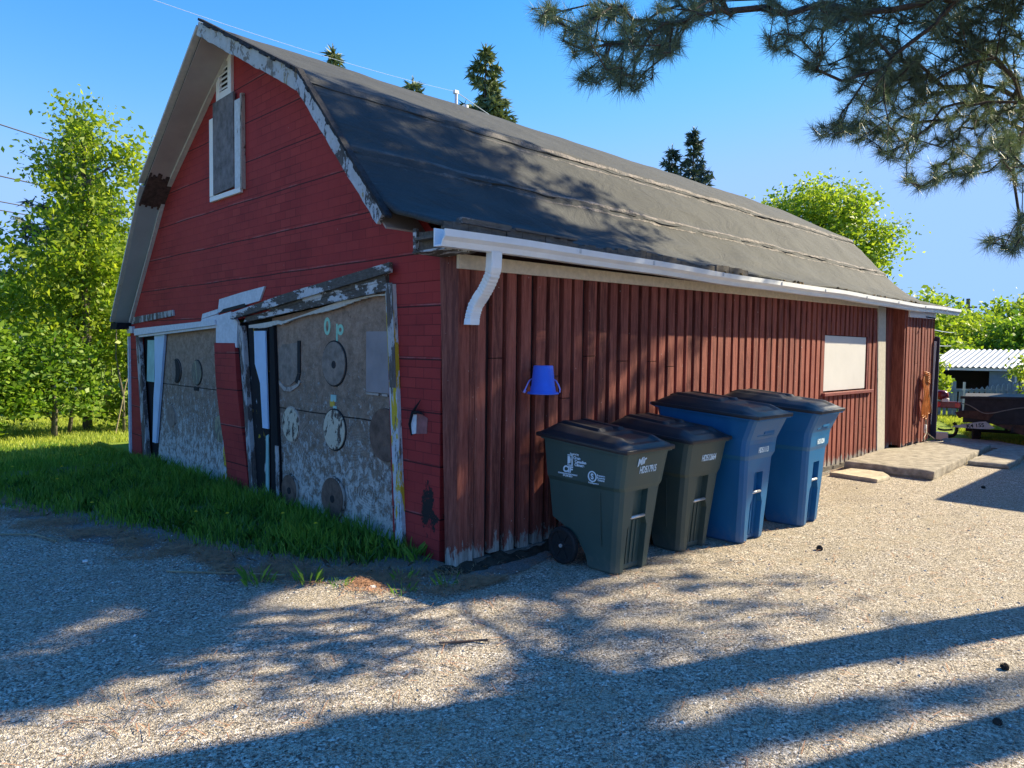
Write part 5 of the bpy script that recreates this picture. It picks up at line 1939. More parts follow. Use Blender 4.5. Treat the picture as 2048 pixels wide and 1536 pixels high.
def spruce(name, loc, h, r, mat, label, group=None, seed=1, dens=1.0, zmin=0.15, ls=1.0):
    r *= 1.7
    ls = ls * (1.0 + h * 0.075)
    random.seed(seed)
    rg = np.random.default_rng(seed)
    t = empty(name, loc, 0, label, 'spruce tree', group)
    mb = MB()
    mb.tube([(0, 0, 0), (0.02, 0, h * .5), (0, 0, h)], [h * .018, h * .01, 0.01], 8)
    tips = []
    V = []
    z = h * zmin
    while z < h * 0.985:
        u = 1 - z / h
        rad = r * (u ** 0.85) * random.uniform(0.7, 1.18) + 0.06
        k = int(5 + 6 * u)
        for q in range(k):
            a = random.random() * 2 * PI
            L = rad * random.uniform(0.6, 1.1)
            d = Vector((math.cos(a), math.sin(a), random.uniform(-0.15, 0.25)))
            p = Vector((0, 0, z))
            e = p + d * L
            e.z += 0.10 * L
            if L > 0.5: mb.tube([p, p.lerp(e, .5) - Vector((0, 0, .06 * L)), e], [0.02 * L, 0.012 * L, 0.004], 4, False)
            m = int(max(6, 16 * L) * dens)
            for i in range(m):
                w = (0.15 + 0.85 * random.random())
                c = p.lerp(e, w)
                c.z -= 0.18 * L * math.sin(w * PI) * .5
                for s_ in range(3):
                    dd = (d * random.uniform(.3, 1) + Vector((random.gauss(0, .5), random.gauss(0, .5), random.gauss(-0.25, .45)))).normalized()
                    ln = random.uniform(0.12, 0.24) * ls
                    sd = dd.orthogonal().normalized()
                    sd.rotate(Matrix.Rotation(random.random() * 6, 3, dd))
                    V += [c - sd * ln * .16, c + sd * ln * .16, c + dd * ln]
        z += h * 0.018 * random.uniform(.7, 1.3)
    for i in range(60):
        c = Vector((random.gauss(0, .02), random.gauss(0, .02), h - random.random() * h * .06))
        dd = Vector((random.gauss(0, .4), random.gauss(0, .4), .8)).normalized()
        V += [c - Vector((.02, 0, 0)), c + Vector((.02, 0, 0)), c + dd * .15]
    mb.build('trunk', M['bark_pine'], t)
    np_mesh('crown', np.array([tuple(v) for v in V]), 3, mat, t)
    return t


# --- left group
broadleaf('poplar_tree', (0.35, 11.2, 0), 5.6, 0.085,
          [(0.0, 0.1, 5.45, .55, .55, .8), (-0.55, .2, 4.9, .5, .5, .55), (0.75, -.2, 5.2, .35, .4, .65), (0.1, 0, 4.2, .95, .9, .8), (-.3, 0, 3.3, 1.15, 1, .8), (0.5, 0, 3.0, .9, .9, .8), (-.2, .2, 2.2, 1.3, 1.1, .8), (.6, .3, 1.7, .9, .9, .7)],
          520, 32, 0.058, M['leaf'], 'tallest light-green leafy tree left of the barn, thin pale trunk showing', seed=3, spread=0.15, droop=0.7, lens=1.9)
broadleaf('leafy_tree', (-2.4, 11.0, 0), 4.0, 0.08,
          [(0, 0, 4.0, .8, .8, .6), (-.7, 0, 3.5, .9, .8, .7), (.5, .1, 3.0, .8, .8, .7), (-.5, 0, 2.6, 1.2, 1, .8), (-1.4, 0, 3.0, .9, .8, .8)],
          420, 34, 0.062, M['leaf'], 'bright leafy tree cut by the left picture edge', seed=4, spread=0.16, droop=0.6)
broadleaf('leafy_shrub', (-1.7, 10.4, 0), 1.9, 0.045, [(0, 0, 1.5, .9, .7, .6), (-.8, 0, 1.2, .8, .7, .6), (.7, .1, 1.0, .7, .6, .55), (0, 0, .7, 1.2, .8, .5)],
          330, 34, 0.062, M['leaf2'], 'dense low shrub under the trees at the left edge of the lawn', 'shrub', seed=5, spread=0.15, stems=3)
broadleaf('leafy_shrub', (-0.35, 10.55, 0), 1.8, 0.04, [(0, 0, 1.3, .6, .6, .55), (.4, .1, .8, .6, .5, .5), (-.5, 0, .8, .6, .5, .5)],
          170, 32, 0.058, M['leaf2'], 'shrub at the foot of the tall thin-trunked tree', 'shrub', seed=6, spread=0.14, stems=3)
broadleaf('leafy_shrub', (0.95, 10.75, 0), 2.2, 0.03, [(0, 0, 1.7, .45, .5, .5), (.35, 0, 1.0, .5, .5, .5), (.1, .1, .45, .6, .5, .35)],
          110, 30, 0.058, M['leaf'], 'thin sapling clump close to the left end of the barn', 'shrub', seed=7, spread=0.14, stems=4)
broadleaf('leafy_tree', (-3.8, 13.5, 0), 4.2, 0.10, [(0, 0, 3.6, 1.4, 1.3, 1.1), (-1, 0, 2.6, 1.5, 1.2, 1.0), (1.2, 0, 2.8, 1.2, 1.2, 1.0), (0.3, 0, 1.5, 1.8, 1.2, .9)],
          420, 34, 0.075, M['leaf2'], 'darker leafy tree standing behind the two bright trees at left', seed=8, spread=0.2)
broadleaf('leafy_tree', (1.6, 14.5, 0), 3.9, 0.10, [(0, 0, 3.4, 1.2, 1.2, 1.0), (-1, 0, 2.4, 1.3, 1.2, 1.0), (.8, 0, 1.9, 1.0, 1.0, 1.0)],
          330, 34, 0.075, M['leaf2'], 'dark leafy tree behind the tall tree, partly hidden by the barn roof edge', seed=9, spread=0.2)
spruce('spruce_tree', (3.3, 23.6, 0), 9.2, 2.0, M['spruce_blue'], 'dark pointed spruce rising behind the tall leafy tree at left', seed=2)


def dead_stem():
    t = MB()
    t.tube([(0.55, 10.2, 0), (0.75, 10.25, 0.9), (1.05, 10.3, 1.9)], [0.014, 0.010, 0.004], 5)
    tag(t.build('bare_sapling', M['dry']), 'thin bare leaning stem beside the left end of the barn', 'sapling')


dead_stem()


def white_house():
    t = empty('white_house', (1.0, 24, 0), R(-8), 'white house glimpsed between the trees left of the barn', 'house')
    mb = MB()
    mb.box((-5.2, 0, 0), (2.4, 6, 2.7))
    mb.build('wall', M['whitesiding'], t)
    mb = MB()
    mb.prism_x([(-0.35, 2.7), (6.35, 2.7), (3, 4.0)], -5.5, 2.7)
    mb.build('roof', mat_simple('grey_shingles', (0.14, 0.14, 0.15), 0.9, var=.3, scale=8), t)
    for x in (-3.9, -1.0):
        mb = MB()
        mb.box((x, -0.04, 0.9), (x + 1.1, -0.005, 2.0))
        w = mb.build('window', mat_simple('window_glass', (0.05, 0.06, 0.08), 0.15, var=.1, bump=0), t)
        mb = MB()
        mb.box((x - .07, -0.06, 0.82), (x + 1.17, -0.045, 0.895))
        mb.build('sill', M['whitepanel'], w)


white_house()

# --- behind the roof
spruce('spruce_tree', (19.8, 21.6, 0), 15.9, 2.7, M['spruce'], 'tall olive spruce behind the ridge, with the roof mast in front', seed=12, dens=1.3)
spruce('spruce_tree', (15.0, 20.8, 0), 12.9, 2.0, M['spruce'], 'double-tipped spruce top just clearing the ridge left of the tall spruce', seed=13)
spruce('spruce_tree', (12.3, 22.6, 0), 13.9, 1.9, M['spruce'], 'smallest spruce tip showing over the ridge near the rake', seed=14)
spruce('spruce_tree', (35.6, 21.6, 0), 14.5, 2.2, M['spruce_blue'], 'left spruce of the dark pair over the middle of the roof', seed=15)
spruce('spruce_tree', (36.6, 20.7, 0), 15.6, 2.6, M['spruce_blue'], 'right, taller spruce of the dark pair over the roof', seed=16)
broadleaf('maple_tree', (28.9, 9.5, 0), 7.5, 0.22,
          [(0, 0, 7.6, 2.3, 2.3, 1.7), (-1.5, 1.0, 7.6, 1.3, 1.3, .9), (1.7, -1.6, 6.4, 1.6, 1.6, 1.4), (0, 0, 5.4, 3.2, 3.0, 1.6), (1.2, -1.0, 8.1, 1.0, 1.0, 1.0)],
          600, 34, 0.115, M['maple'], 'bright round maple rising over the low end of the roof', seed=20, spread=0.36)
for i, (p, sz, m, lab) in enumerate([
        ((29.5, 5.4, 0), 4.0, 'maple', 'light green tree just beyond the gutter end at right'),
        ((33.0, 4.2, 0), 3.2, 'leaf', 'low yellow-green tree behind the small shed roof'),
        ((36.5, 3.3, 0), 4.2, 'leaf', 'thin-topped tree behind the shed at the right picture edge'),
        ((31.0, 2.2, 0), 3.0, 'leaf2', 'darker bushy tree directly behind the shed roof'),
        ((38.0, 6.4, 0), 4.2, 'leaf2', 'distant deep green tree by the utility pole'),
        ((27.5, 4.3, 0), 2.2, 'maple', 'low bright bush beside the open end door of the barn')]):
    broadleaf('leafy_tree', p, sz * .9, 0.12, [(0, 0, sz * .80, sz * .38, sz * .38, sz * .24), (-.8, .4, sz * .55, sz * .42, sz * .40, sz * .26), (.8, -.6, sz * .58, sz * .40, sz * .4, sz * .28), (0, 0, sz * .25, sz * .55, sz * .5, sz * .24)],
              300, 28, 0.13, M[m], lab, seed=30 + i, spread=0.28)

# young plants near the fence
broadleaf('young_maple', (16.3, 1.15, 0), 1.45, 0.014, [(0, 0, 1.25, .22, .22, .22), (.12, -.1, .95, .26, .26, .2), (-.08, .1, 1.55, .10, .10, .16)], 26, 10, 0.075, M['maple'], 'young bright maple sapling in front of the shed opening', 'sapling', seed=50, spread=.09)
broadleaf('young_maple', (17.3, -0.35, 0), 1.7, 0.016, [(0, 0, 1.2, .28, .28, .26), (.15, -.15, .8, .28, .28, .2), (0, 0, 1.55, .14, .14, .16)], 40, 10, 0.065, M['maple'], 'taller sapling in front of the fence at the right picture edge', 'sapling', seed=51, spread=.11)


# ================================================================= UTILITY LINES
def wire(P, r, mat, lab, sag=0.3, cat='wire', grp=None, n=24):
    a, b = Vector(P[0]), Vector(P[1])
    mb = MB()
    pts = []
    for i in range(n + 1):
        u = i / n
        p = a.lerp(b, u)
        p.z -= sag * 4 * u * (1 - u)
        pts.append(p)
    mb.tube(pts, r, 5)
    return tag(mb.build('utility_wire', mat), lab, cat, grp)


def campt(px, py, d):
    v = RW @ Vector(((px - 1024) / 1441, (py - 768) / 1441, 1.0))
    return CAM_POS + v * d


# lines crossing the sky at left
wire([(-9.75, 11.06, 6.95), (4.66, 16.0, 5.86)], 0.014, M['wire'], 'uppermost of the overhead wires crossing the left sky', 0.1)
wire([(-9.75, 11.3, 5.70), (0.6, 15.0, 5.15)], 0.014, M['wire'], 'second overhead wire at left, ending among the leaves', 0.1)
wire([(-9.75, 11.2, 5.05), (0.4, 14.8, 4.60)], 0.012, M['wire'], 'third overhead wire at left, just above the lowest', 0.1)
wire([(-9.75, 11.2, 4.93), (0.4, 14.8, 4.42)], 0.012, M['wire'], 'lowest overhead wire at left', 0.12)
wire([tuple(campt(250, -20, 5.2)), (3.22, 3.9, 5.26)], 0.0022, M['wirepale'], 'thin pale wire slanting over the roof down to the roof mast', 0.05)
wire([(3.22, 3.9, 5.26), tuple(campt(1100, 300, 16))], 0.006, M['wirepale'], 'thin pale wire leaving the roof mast behind the ridge', 0.05)
for k, (ya, yb) in enumerate(((655, 665), (688, 690), (706, 707))):
    wire([tuple(campt(1852, ya, 19)), tuple(campt(1915, yb, 30))], 0.012, M['wirepale'], ['top pale wire', 'middle pale wire', 'lowest pale wire'][k] + ' between the barn end and the right-hand trees', 0.05)
pole = empty('utility_pole', (48.5, 8.2, 0), 0, 'thin grey utility pole above the trees at right', 'utility pole')
mb = MB()
mb.tube([(0, 0, 0), (0, 0, 5.15)], [0.16, 0.11], 10)
mb.build('shaft', M['bark_grey'], pole)
mb = MB()
mb.bar((0, -.5, 4.6), (0, .5, 4.6), 0.1, 0.1)
mb.build('crossarm', M['bark_grey'], pole)


# ================================================================= SHED AND FENCE
def shed():
    d = Vector((0.22, -0.97, 0))
    ang = math.atan2(-0.97, 0.22)
    t = empty('garden_shed', (20.9, 2.55, 0), ang, 'low blue-grey shed with open front and white corrugated metal roof', 'shed')
    # local x runs right in the picture, local y away
    mat = mat_simple('blue_grey_boards', (0.18, 0.25, 0.32), 0.8, var=.2, scale=6)
    mb = MB()
    mb.box((0.0, 1.9, 0), (4.6, 1.96, 1.35))
    mb.box((1.45, 0.0, 0.0), (2.05, 0.05, 1.17))
    mb.box((0.0, 0.05, 0.0), (0.05, 1.9, 1.3))
    mb.box((2.1, 0.25, 0.0), (4.6, 0.30, 1.2))
    mb.box((2.0, 0.05, 0.0), (2.05, 1.9, 1.3))
    mb.build('wall', mat, t)
    mb = MB()
    mb.box((0.05, 0.9, 0.0), (1.99, 0.94, 1.3))
    mb.build('dark_opening', M['dark'], t)
    mb = MB()
    mb.box((-0.02, -0.10, 1.19), (2.10, 0.0, 1.27))
    mb.build('fascia', M['whitesiding'], t)
    for x0, x1 in ((0.0, 0.06), (0.12, 0.17), (2.06, 2.11), (2.6, 2.66), (3.1, 3.2)):
        mb = MB()
        if x0 == 0.12: mb.bar((0.22, -0.03, 1.19), (0.34, -0.03, 0.2), 0.05, 0.05)
        else: mb.box((x0, -0.05, 0), (x1, -0.01 if x0 < 2.06 else 0.2, 1.18))
        mb.build('post', M['whitesiding'], t)
    # corrugated roof rising away
    V, F = [], []
    nx_ = 160
    for i in range(nx_ + 1):
        x = -0.12 + 4.9 * i / nx_
        c = 0.022 * math.sin(2 * PI * x / 0.145)
        V += [(x, -0.14, 1.29 + c), (x + 0.55, 2.3, 1.82 + c)]
    for i in range(nx_): F.append((2 * i, 2 * i + 2, 2 * i + 3, 2 * i + 1))
    me = bpy.data.meshes.new('roof')
    me.from_pydata(V, [], F)
    link('roof', me, mat_simple('white_corrugated_metal', (0.36, 0.39, 0.42), 0.5, 0.1, var=.25, scale=3, bump=0), t, True)


shed()


def fence():
    a, b = Vector((17.85, 1.75, 0)), Vector((19.35, -0.55, 0))
    t = empty('picket_fence', tuple(a), math.atan2(b.y - a.y, b.x - a.x), 'blue-grey picket fence between the lawn and the shed', 'fence')
    mat = mat_simple('blue_grey_pickets', (0.26, 0.34, 0.42), 0.8, var=.25, scale=6)
    L = (b - a).length
    x = -0.3
    k = 0
    while x < L:
        h = 0.86 + 0.10 * math.sin(k * 0.27 + 2.6) + random.uniform(-.01, .01)
        mb = MB()
        w = 0.075
        mb.prism_y([(x, 0.04), (x + w, 0.04), (x + w, h - 0.05), (x + w / 2, h), (x, h - 0.05)], -0.012, 0.012)
        mb.build('picket', mat, t)
        x += 0.125
        k += 1
    for z in (0.25, 0.68):
        mb = MB()
        mb.box((-0.3, 0.013, z), (L, 0.045, z + 0.07))
        mb.build('rail', mat, t)
    for x in (0.55, 2.0):
        mb = MB()
        mb.box((x, 0.046, 0), (x + 0.09, 0.13, 0.95))
        mb.build('post', mat, t)
    mb = MB()
    mb.box((0.78, -0.04, 0.1), (0.83, -0.013, 0.93))
    mb.build('white_stake', M['whitepanel'], t)


fence()


# ================================================================= TRAILER
def trailer():
    t = empty('utility_trailer', (11.85, -0.35, 0), R(-77), 'dark rusty utility trailer with red tail light and tilted number plate', 'trailer')
    steel = mat_simple('dark_rusty_steel', (0.035, 0.030, 0.032), 0.65, 0.2, var=.5, scale=9)
    rust = mat_simple('rusty_steel', (0.09, 0.045, 0.03), 0.8, 0.1, var=.5, scale=12)
    mb = MB()     # box bed; local x right, y away
    mb.add([(0.10, 0, 0.40), (1.75, 0, 0.40), (1.75, 0, 0.88), (0.12, 0, 0.84), (0.10, 2.3, 0.40), (1.75, 2.3, 0.40), (1.75, 2.3, 0.88), (0.12, 2.3, 0.84)],
           [(0, 1, 2, 3), (7, 6, 5, 4), (0, 4, 5, 1), (1, 5, 6, 2), (2, 6, 7, 3), (3, 7, 4, 0)])
    mb.bar((0.05, -0.02, 0.86), (1.8, -0.02, 0.90), 0.05, 0.05)
    mb.build('bed', steel, t, bevel=0.006)
    mb = MB()
    mb.prism_y([(0.55, 0.40), (1.75, 0.40), (1.75, 0.28), (1.12, 0.27), (1.10, 0.20)], -0.03, 0.0)
    mb.prism_y([(0.10, 0.62), (0.60, 0.62), (0.50, 0.46), (0.02, 0.50), (-0.03, 0.58)], -0.05, -0.012)
    mb.build('rear_gusset', rust, t)
    mb = MB()
    mb.tube([(0.15, 0.75, 0.20), (1.8, 0.75, 0.20)], 0.03, 8)
    mb.build('axle', steel, t)
    mb = MB()
    mb.bar((0.78, 0.1, 0.40), (0.80, 0.7, 0.24), 0.05, 0.05)
    mb.bar((0.86, -0.02, 0.26), (0.86, -0.02, 0.36), 0.05, 0.03)
    mb.build('spring_shackle', steel, t)
    for x in (0.33, 1.86):
        mb = MB()
        n = 28
        rg = []
        for xx, r in ((-.075, .12), (-.075, .255), (-.055, .285), (.055, .285), (.075, .255), (.075, .12)):
            rg.append([(x + xx, 0.75 + r * math.cos(2 * PI * k / n), 0.285 + r * math.sin(2 * PI * k / n)) for k in range(n)])
        mb.rings(rg)
        for k in range(28):
            a = 2 * PI * k / 28
            mb.bar((x - .05, 0.75 + .287 * math.cos(a), .285 + .287 * math.sin(a)), (x + .05, 0.75 + .287 * math.cos(a + .1), .285 + .287 * math.sin(a + .1)), 0.02, 0.008, (1, 0, 0))
        w = mb.build('wheel', M['tyre'], t)
        mb = MB()
        mb.tube([(x - .06, .75, .285), (x + .06, .75, .285)], 0.115, 18)
        mb.build('rim', M['whitesiding'], w)
    mb = MB()
    mb.tube(smooth_path([(0.05, .45, .45), (0.05, .55, .60), (0.05, .75, .66), (0.05, .95, .60), (0.05, 1.05, .45)]), 0.03, 6)
    mb.build('fender', steel, t)
    red = mat_simple('red_lens', (0.55, 0.015, 0.02), 0.2, var=.15, bump=0, spec=.6)
    dred = mat_simple('dark_red_lens', (0.18, 0.01, 0.015), 0.25, var=.2, bump=0, spec=.6)
    mb = MB()
    mb.box((-0.36, -0.09, 0.655), (0.07, -0.02, 0.775))
    lt = mb.build('tail_light', dred, t, bevel=0.012)
    for x in (-0.30, 0.01):
        mb = MB()
        mb.tube([(x, -0.10, 0.715), (x, -0.085, 0.715)], 0.045, 16)
        mb.build('reflector', red, lt)
    mb = MB()
    rg = []
    for z, r in ((0.80, .05), (0.82, .10), (0.88, .12), (0.94, .105), (0.98, .05)):
        rg.append([(-0.25 + r * math.cos(2 * PI * k / 16), -0.03 + r * .8 * math.sin(2 * PI * k / 16), z) for k in range(16)])
    mb.rings(rg)
    mb.build('beacon', dred, t, smooth=True)
    mb = MB()
    mb.box((-0.42, -0.08, 0.86), (-0.34, 0.0, 0.90), .006)
    mb.box((-0.24, -0.10, 0.775), (-0.13, 0.0, 0.83), .008)
    mb.box((-0.26, -0.03, 0.70), (-0.22, 0.0, 0.80))
    mb.build('light_bracket', M['whitepanel'], t, bevel=.004)
    mb = MB()
    mb.prism_y([(0.02, 0.30), (0.50, 0.30), (0.60, 0.33), (0.46, 0.44), (0.36, 0.43)], -0.075, -0.06)
    mb.prism_y([(-0.08, 0.305), (0.02, 0.30), (0.36, 0.43), (0.0, 0.34)], -0.072, -0.062)
    pl = mb.build('number_plate', mat_simple('dirty_plate', (0.50, 0.48, 0.45), .5, var=.3, scale=10), t)
    make_text('lettering', 'K4 15S', 0.095, (0.30, -0.0775, 0.352), (PI / 2, R(-8), 0), M['blackwood'], pl, bold=.002)
    mb = MB()
    mb.tube(smooth_path([(0.05, -0.06, 0.76), (0.2, -0.07, 0.72), (0.4, -0.07, 0.60), (0.55, -0.07, 0.60), (0.75, -0.07, 0.66), (1.0, -0.07, 0.72), (1.25, -0.07, 0.70), (1.7, -0.07, 0.64)]), 0.009, 6)
    mb.build('wiring', M['cordgrey'], t)
    # drawbar
    mb = MB()
    mb.bar((0.9, 2.3, 0.38), (0.9, 3.4, 0.38), 0.07, 0.07)
    mb.build('drawbar', steel, t)


trailer()


def jug():
    t = empty('jack_stand', (12.35, -0.02, 0), R(-77), 'small white and black jack lying on grass between the barn door and the trailer', 'jack')
    mb = MB()
    mb.box((-0.15, -0.06, 0.0), (0.08, 0.06, 0.14), 0.006)
    mb.build('base', M['whitesiding'], t, bevel=.008)
    mb = MB()
    mb.tube(smooth_path([(0.05, 0, 0.05), (0.18, 0, 0.10), (0.22, 0, 0.24), (0.16, 0, 0.34)]), 0.03, 7)
    mb.tube(smooth_path([(-0.1, 0, 0.2), (0.0, 0, 0.18), (0.15, 0, 0.2)]), 0.02, 7)
    mb.build('arm', M['tyre'], t)


jug()


# ================================================================= NEIGHBOUR'S HOUSE (out of frame at right, throws its shade on the drive)
def neighbour():
    t = empty('neighbour_house', (0, 0, 0), 0, 'pale house with a low wing to the right of the drive', 'house')
    mb = MB()
    mb.box((16.5, -13, 0), (25, -2.9, 4.4))
    mb.build('wall', M['whitesiding'], t)
    mb = MB()
    mb.prism_x([(-13.3, 4.4), (-2.7, 4.4), (-7.9, 6.4)], 16.25, 25.3)
    mb.build('roof', mat_simple('brown_shingles', (0.12, 0.09, 0.07), .9, var=.3, scale=9), t)
    mb = MB()
    mb.box((9.35, -8.5, 0), (16.45, -3.45, 2.5))
    mb.build('low_wing', M['whitesiding'], t)
    mb = MB()
    mb.box((9.12, -8.8, 2.5), (16.44, -3.22, 2.62))
    mb.build('wing_roof', mat_simple('wing_felt', (0.10, 0.10, 0.10), .9), t)


neighbour()


# ================================================================= PINES
def line_to(P):
    """where the sunlight blocked by P would have landed: ('wall'|'roof'|'ground', point)"""
    s = np.array(S)
    t_ground = P[:, 2] / s[2]
    G = P - s * t_ground[:, None]
    t_wall = (P[:, 1] - 0.0) / s[1]            # s.y negative: P.y<0 gives t>0
    Wp = P - s * t_wall[:, None]
    # roof plane through (1.6,3.93) (0.3,2.6)
    nrm = np.array([0, -(3.93 - 2.6), 1.3])
    t_r = ((P - np.array([0, 1.6, 3.93])) @ nrm) / (s @ nrm)
    Rp = P - s * t_r[:, None]
    on_roof = (Rp[:, 0] > -0.4) & (Rp[:, 0] < 11.6) & (Rp[:, 2] > 2.55) & (Rp[:, 2] < 3.95) & (t_r > 0)
    up = (P - np.array([0, 1.6, 3.93])) @ np.array([0, -(5.02 - 3.93), 2.15])
    on_wall = (Wp[:, 0] > 0) & (Wp[:, 0] < 11.4) & (Wp[:, 2] > 0) & (Wp[:, 2] < 2.45) & (t_wall > 0) & ~on_roof
    return on_roof, Rp, on_wall, Wp, G


# sunny patches on the drive (outlines on the ground, metres) where the crowns leave gaps, and how much foliage still shades them
LIT = {
    'A': [(-1.4, 0.01), (-1.09, 0.08), (-0.82, -0.1), (-0.82, -0.58), (-0.6, -0.75), (-0.88, -0.99), (-1.35, -0.99), (-1.79, -0.96), (-2.04, -0.86), (-2.06, -0.64), (-1.87, -0.43), (-1.61, -0.41)],
    'B': [(-0.98, -0.99), (-0.55, -0.88), (-0.38, -0.93), (-0.72, -1.23), (-1.05, -1.43), (-1.28, -1.47), (-1.3, -1.35)],
    'C': [(-1.51, -1.15), (-1.25, -1.24), (-1.33, -1.46), (-1.69, -1.25), (-1.77, -1.12)],
    'D': [(-2.51, -0.99), (-2.38, -0.79), (-2.26, -0.66), (-2.14, -0.71), (-2.16, -0.94), (-2.2, -1.13), (-2.3, -1.19), (-2.44, -1.13)],
    'E': [(-2.31, -0.41), (-2.15, -0.29), (-2.06, -0.45), (-2.13, -0.64), (-2.31, -0.61)],
    'F': [(-2.62, 0.43), (-2.27, 0.69), (-2.22, 0.56), (-2.54, 0.27)],
    'G': [(-2.7, -0.4), (-2.45, -0.38), (-2.45, -0.48), (-2.69, -0.53)],
    'H': [(-2.93, -0.39), (-2.65, -0.62), (-2.63, -0.83), (-2.87, -0.87), (-3.01, -0.76)],
    'I': [(-2.1, -1.11), (-1.99, -1.16), (-2.06, -1.31), (-2.17, -1.26)],
    'L': [(-0.66, -2.4), (-0.47, -2.34), (0.34, -2.72), (1.44, -3.3), (1.12, -3.35), (0.51, -3.02), (-0.04, -2.73), (-0.18, -2.6), (-0.47, -2.54), (-0.68, -2.47)],
    'J': [(-0.46, -0.96), (0.12, -0.89), (1.31, -0.97), (2.36, -1.14), (3.47, -1.28), (6.13, -0.45), (10.16, -1.26), (11.43, -1.57), (2.03, -3.19), (1.4, -2.91), (0.09, -2.31), (-0.36, -2.07), (-0.47, -1.84), (-0.5, -1.52), (-0.94, -1.75), (-1.17, -1.67), (-0.96, -1.43), (-0.34, -1.18)],
    'K': [(-0.98, -2.65), (-0.59, -2.79), (-0.01, -3.07), (0.64, -3.43), (-0.08, -3.56), (-1.02, -2.67)],
}


def gap_prob(G, prob):
    for k, poly in LIT.items():
        cx, cy = np.mean([p[0] for p in poly]), np.mean([p[1] for p in poly])
        grow = 0.12 if k == 'J' else (0.16 if k in 'LK' else (0.40 if k in 'AB' else 0.28))
        poly = [(x + (x - cx) / (math.hypot(x - cx, y - cy) + 1e-6) * grow, y + (y - cy) / (math.hypot(x - cx, y - cy) + 1e-6) * grow) for x, y in poly]
        inside = np.zeros(len(G), bool)
        n = len(poly)
        for i in range(n):
            (x1, y1), (x2, y2) = poly[i], poly[(i + 1) % n]
            c = ((y1 > G[:, 1]) != (y2 > G[:, 1])) & (G[:, 0] < (x2 - x1) * (G[:, 1] - y1) / (y2 - y1 + 1e-9) + x1)
            inside ^= c
        prob[inside] = {'J': 0.13, 'K': 0.05}.get(k, 0.0)
        if k == 'J': prob[inside & (G[:, 0] > 3.0)] = 0.035
    return prob


def cam_xy(P):
    Q = (P - np.array(CAM_POS)) @ np.array(RW)
    return 1024 + Q[:, 0] / Q[:, 2] * 1441, 768 + Q[:, 1] / Q[:, 2] * 1441, Q[:, 2]


# foliage masses that hang into the view: bearing on the picture, size, distance
BLOBS = [(1095, 25, 34, 26, 4.1), (1150, 80, 42, 34, 4.1), (1215, 45, 55, 50, 4.2), (1195, 135, 52, 32, 4.1), (1262, 160, 45, 22, 4.1), (1290, 80, 55, 50, 4.2), (1345, 25, 60, 34, 4.3), (1335, 90, 28, 28, 4.3), (1425, 18, 45, 26, 4.4),
         (1545, 15, 35, 20, 4.6), (1565, 82, 42, 24, 4.6), (1638, 115, 40, 30, 4.7), (1620, 30, 60, 36, 4.8), (1720, 40, 70, 45, 5.0), (1740, 110, 55, 40, 5.0),
         (1735, 185, 60, 50, 5.2), (1800, 185, 80, 60, 5.4), (1880, 120, 80, 80, 5.8), (1965, 60, 90, 80, 6.2), (1715, 250, 55, 34, 5.0), (1665, 262, 45, 22, 4.9), (1790, 285, 60, 44, 5.1), (1885, 235, 75, 70, 5.6), (1985, 180, 70, 80, 6.0),
         (1850, 352, 48, 24, 5.0), (1905, 330, 50, 40, 5.1), (2025, 300, 30, 40, 5.4), (2040, 350, 20, 26, 5.2), (1960, 250, 70, 60, 5.6), (2030, 220, 50, 70, 5.8), (2000, 310, 45, 40, 5.3), (1940, 20, 110, 60, 6.4), (1680, 20, 60, 30, 5.2), (1780, 130, 60, 60, 5.4), (2010, 482, 42, 24, 4.8), (2044, 455, 22, 36, 4.8), (1850, 30, 80, 50, 6.0)]
TR_A, TR_B = Vector((5.0, -4.54, 0)), Vector((4.72, -5.32, 0))


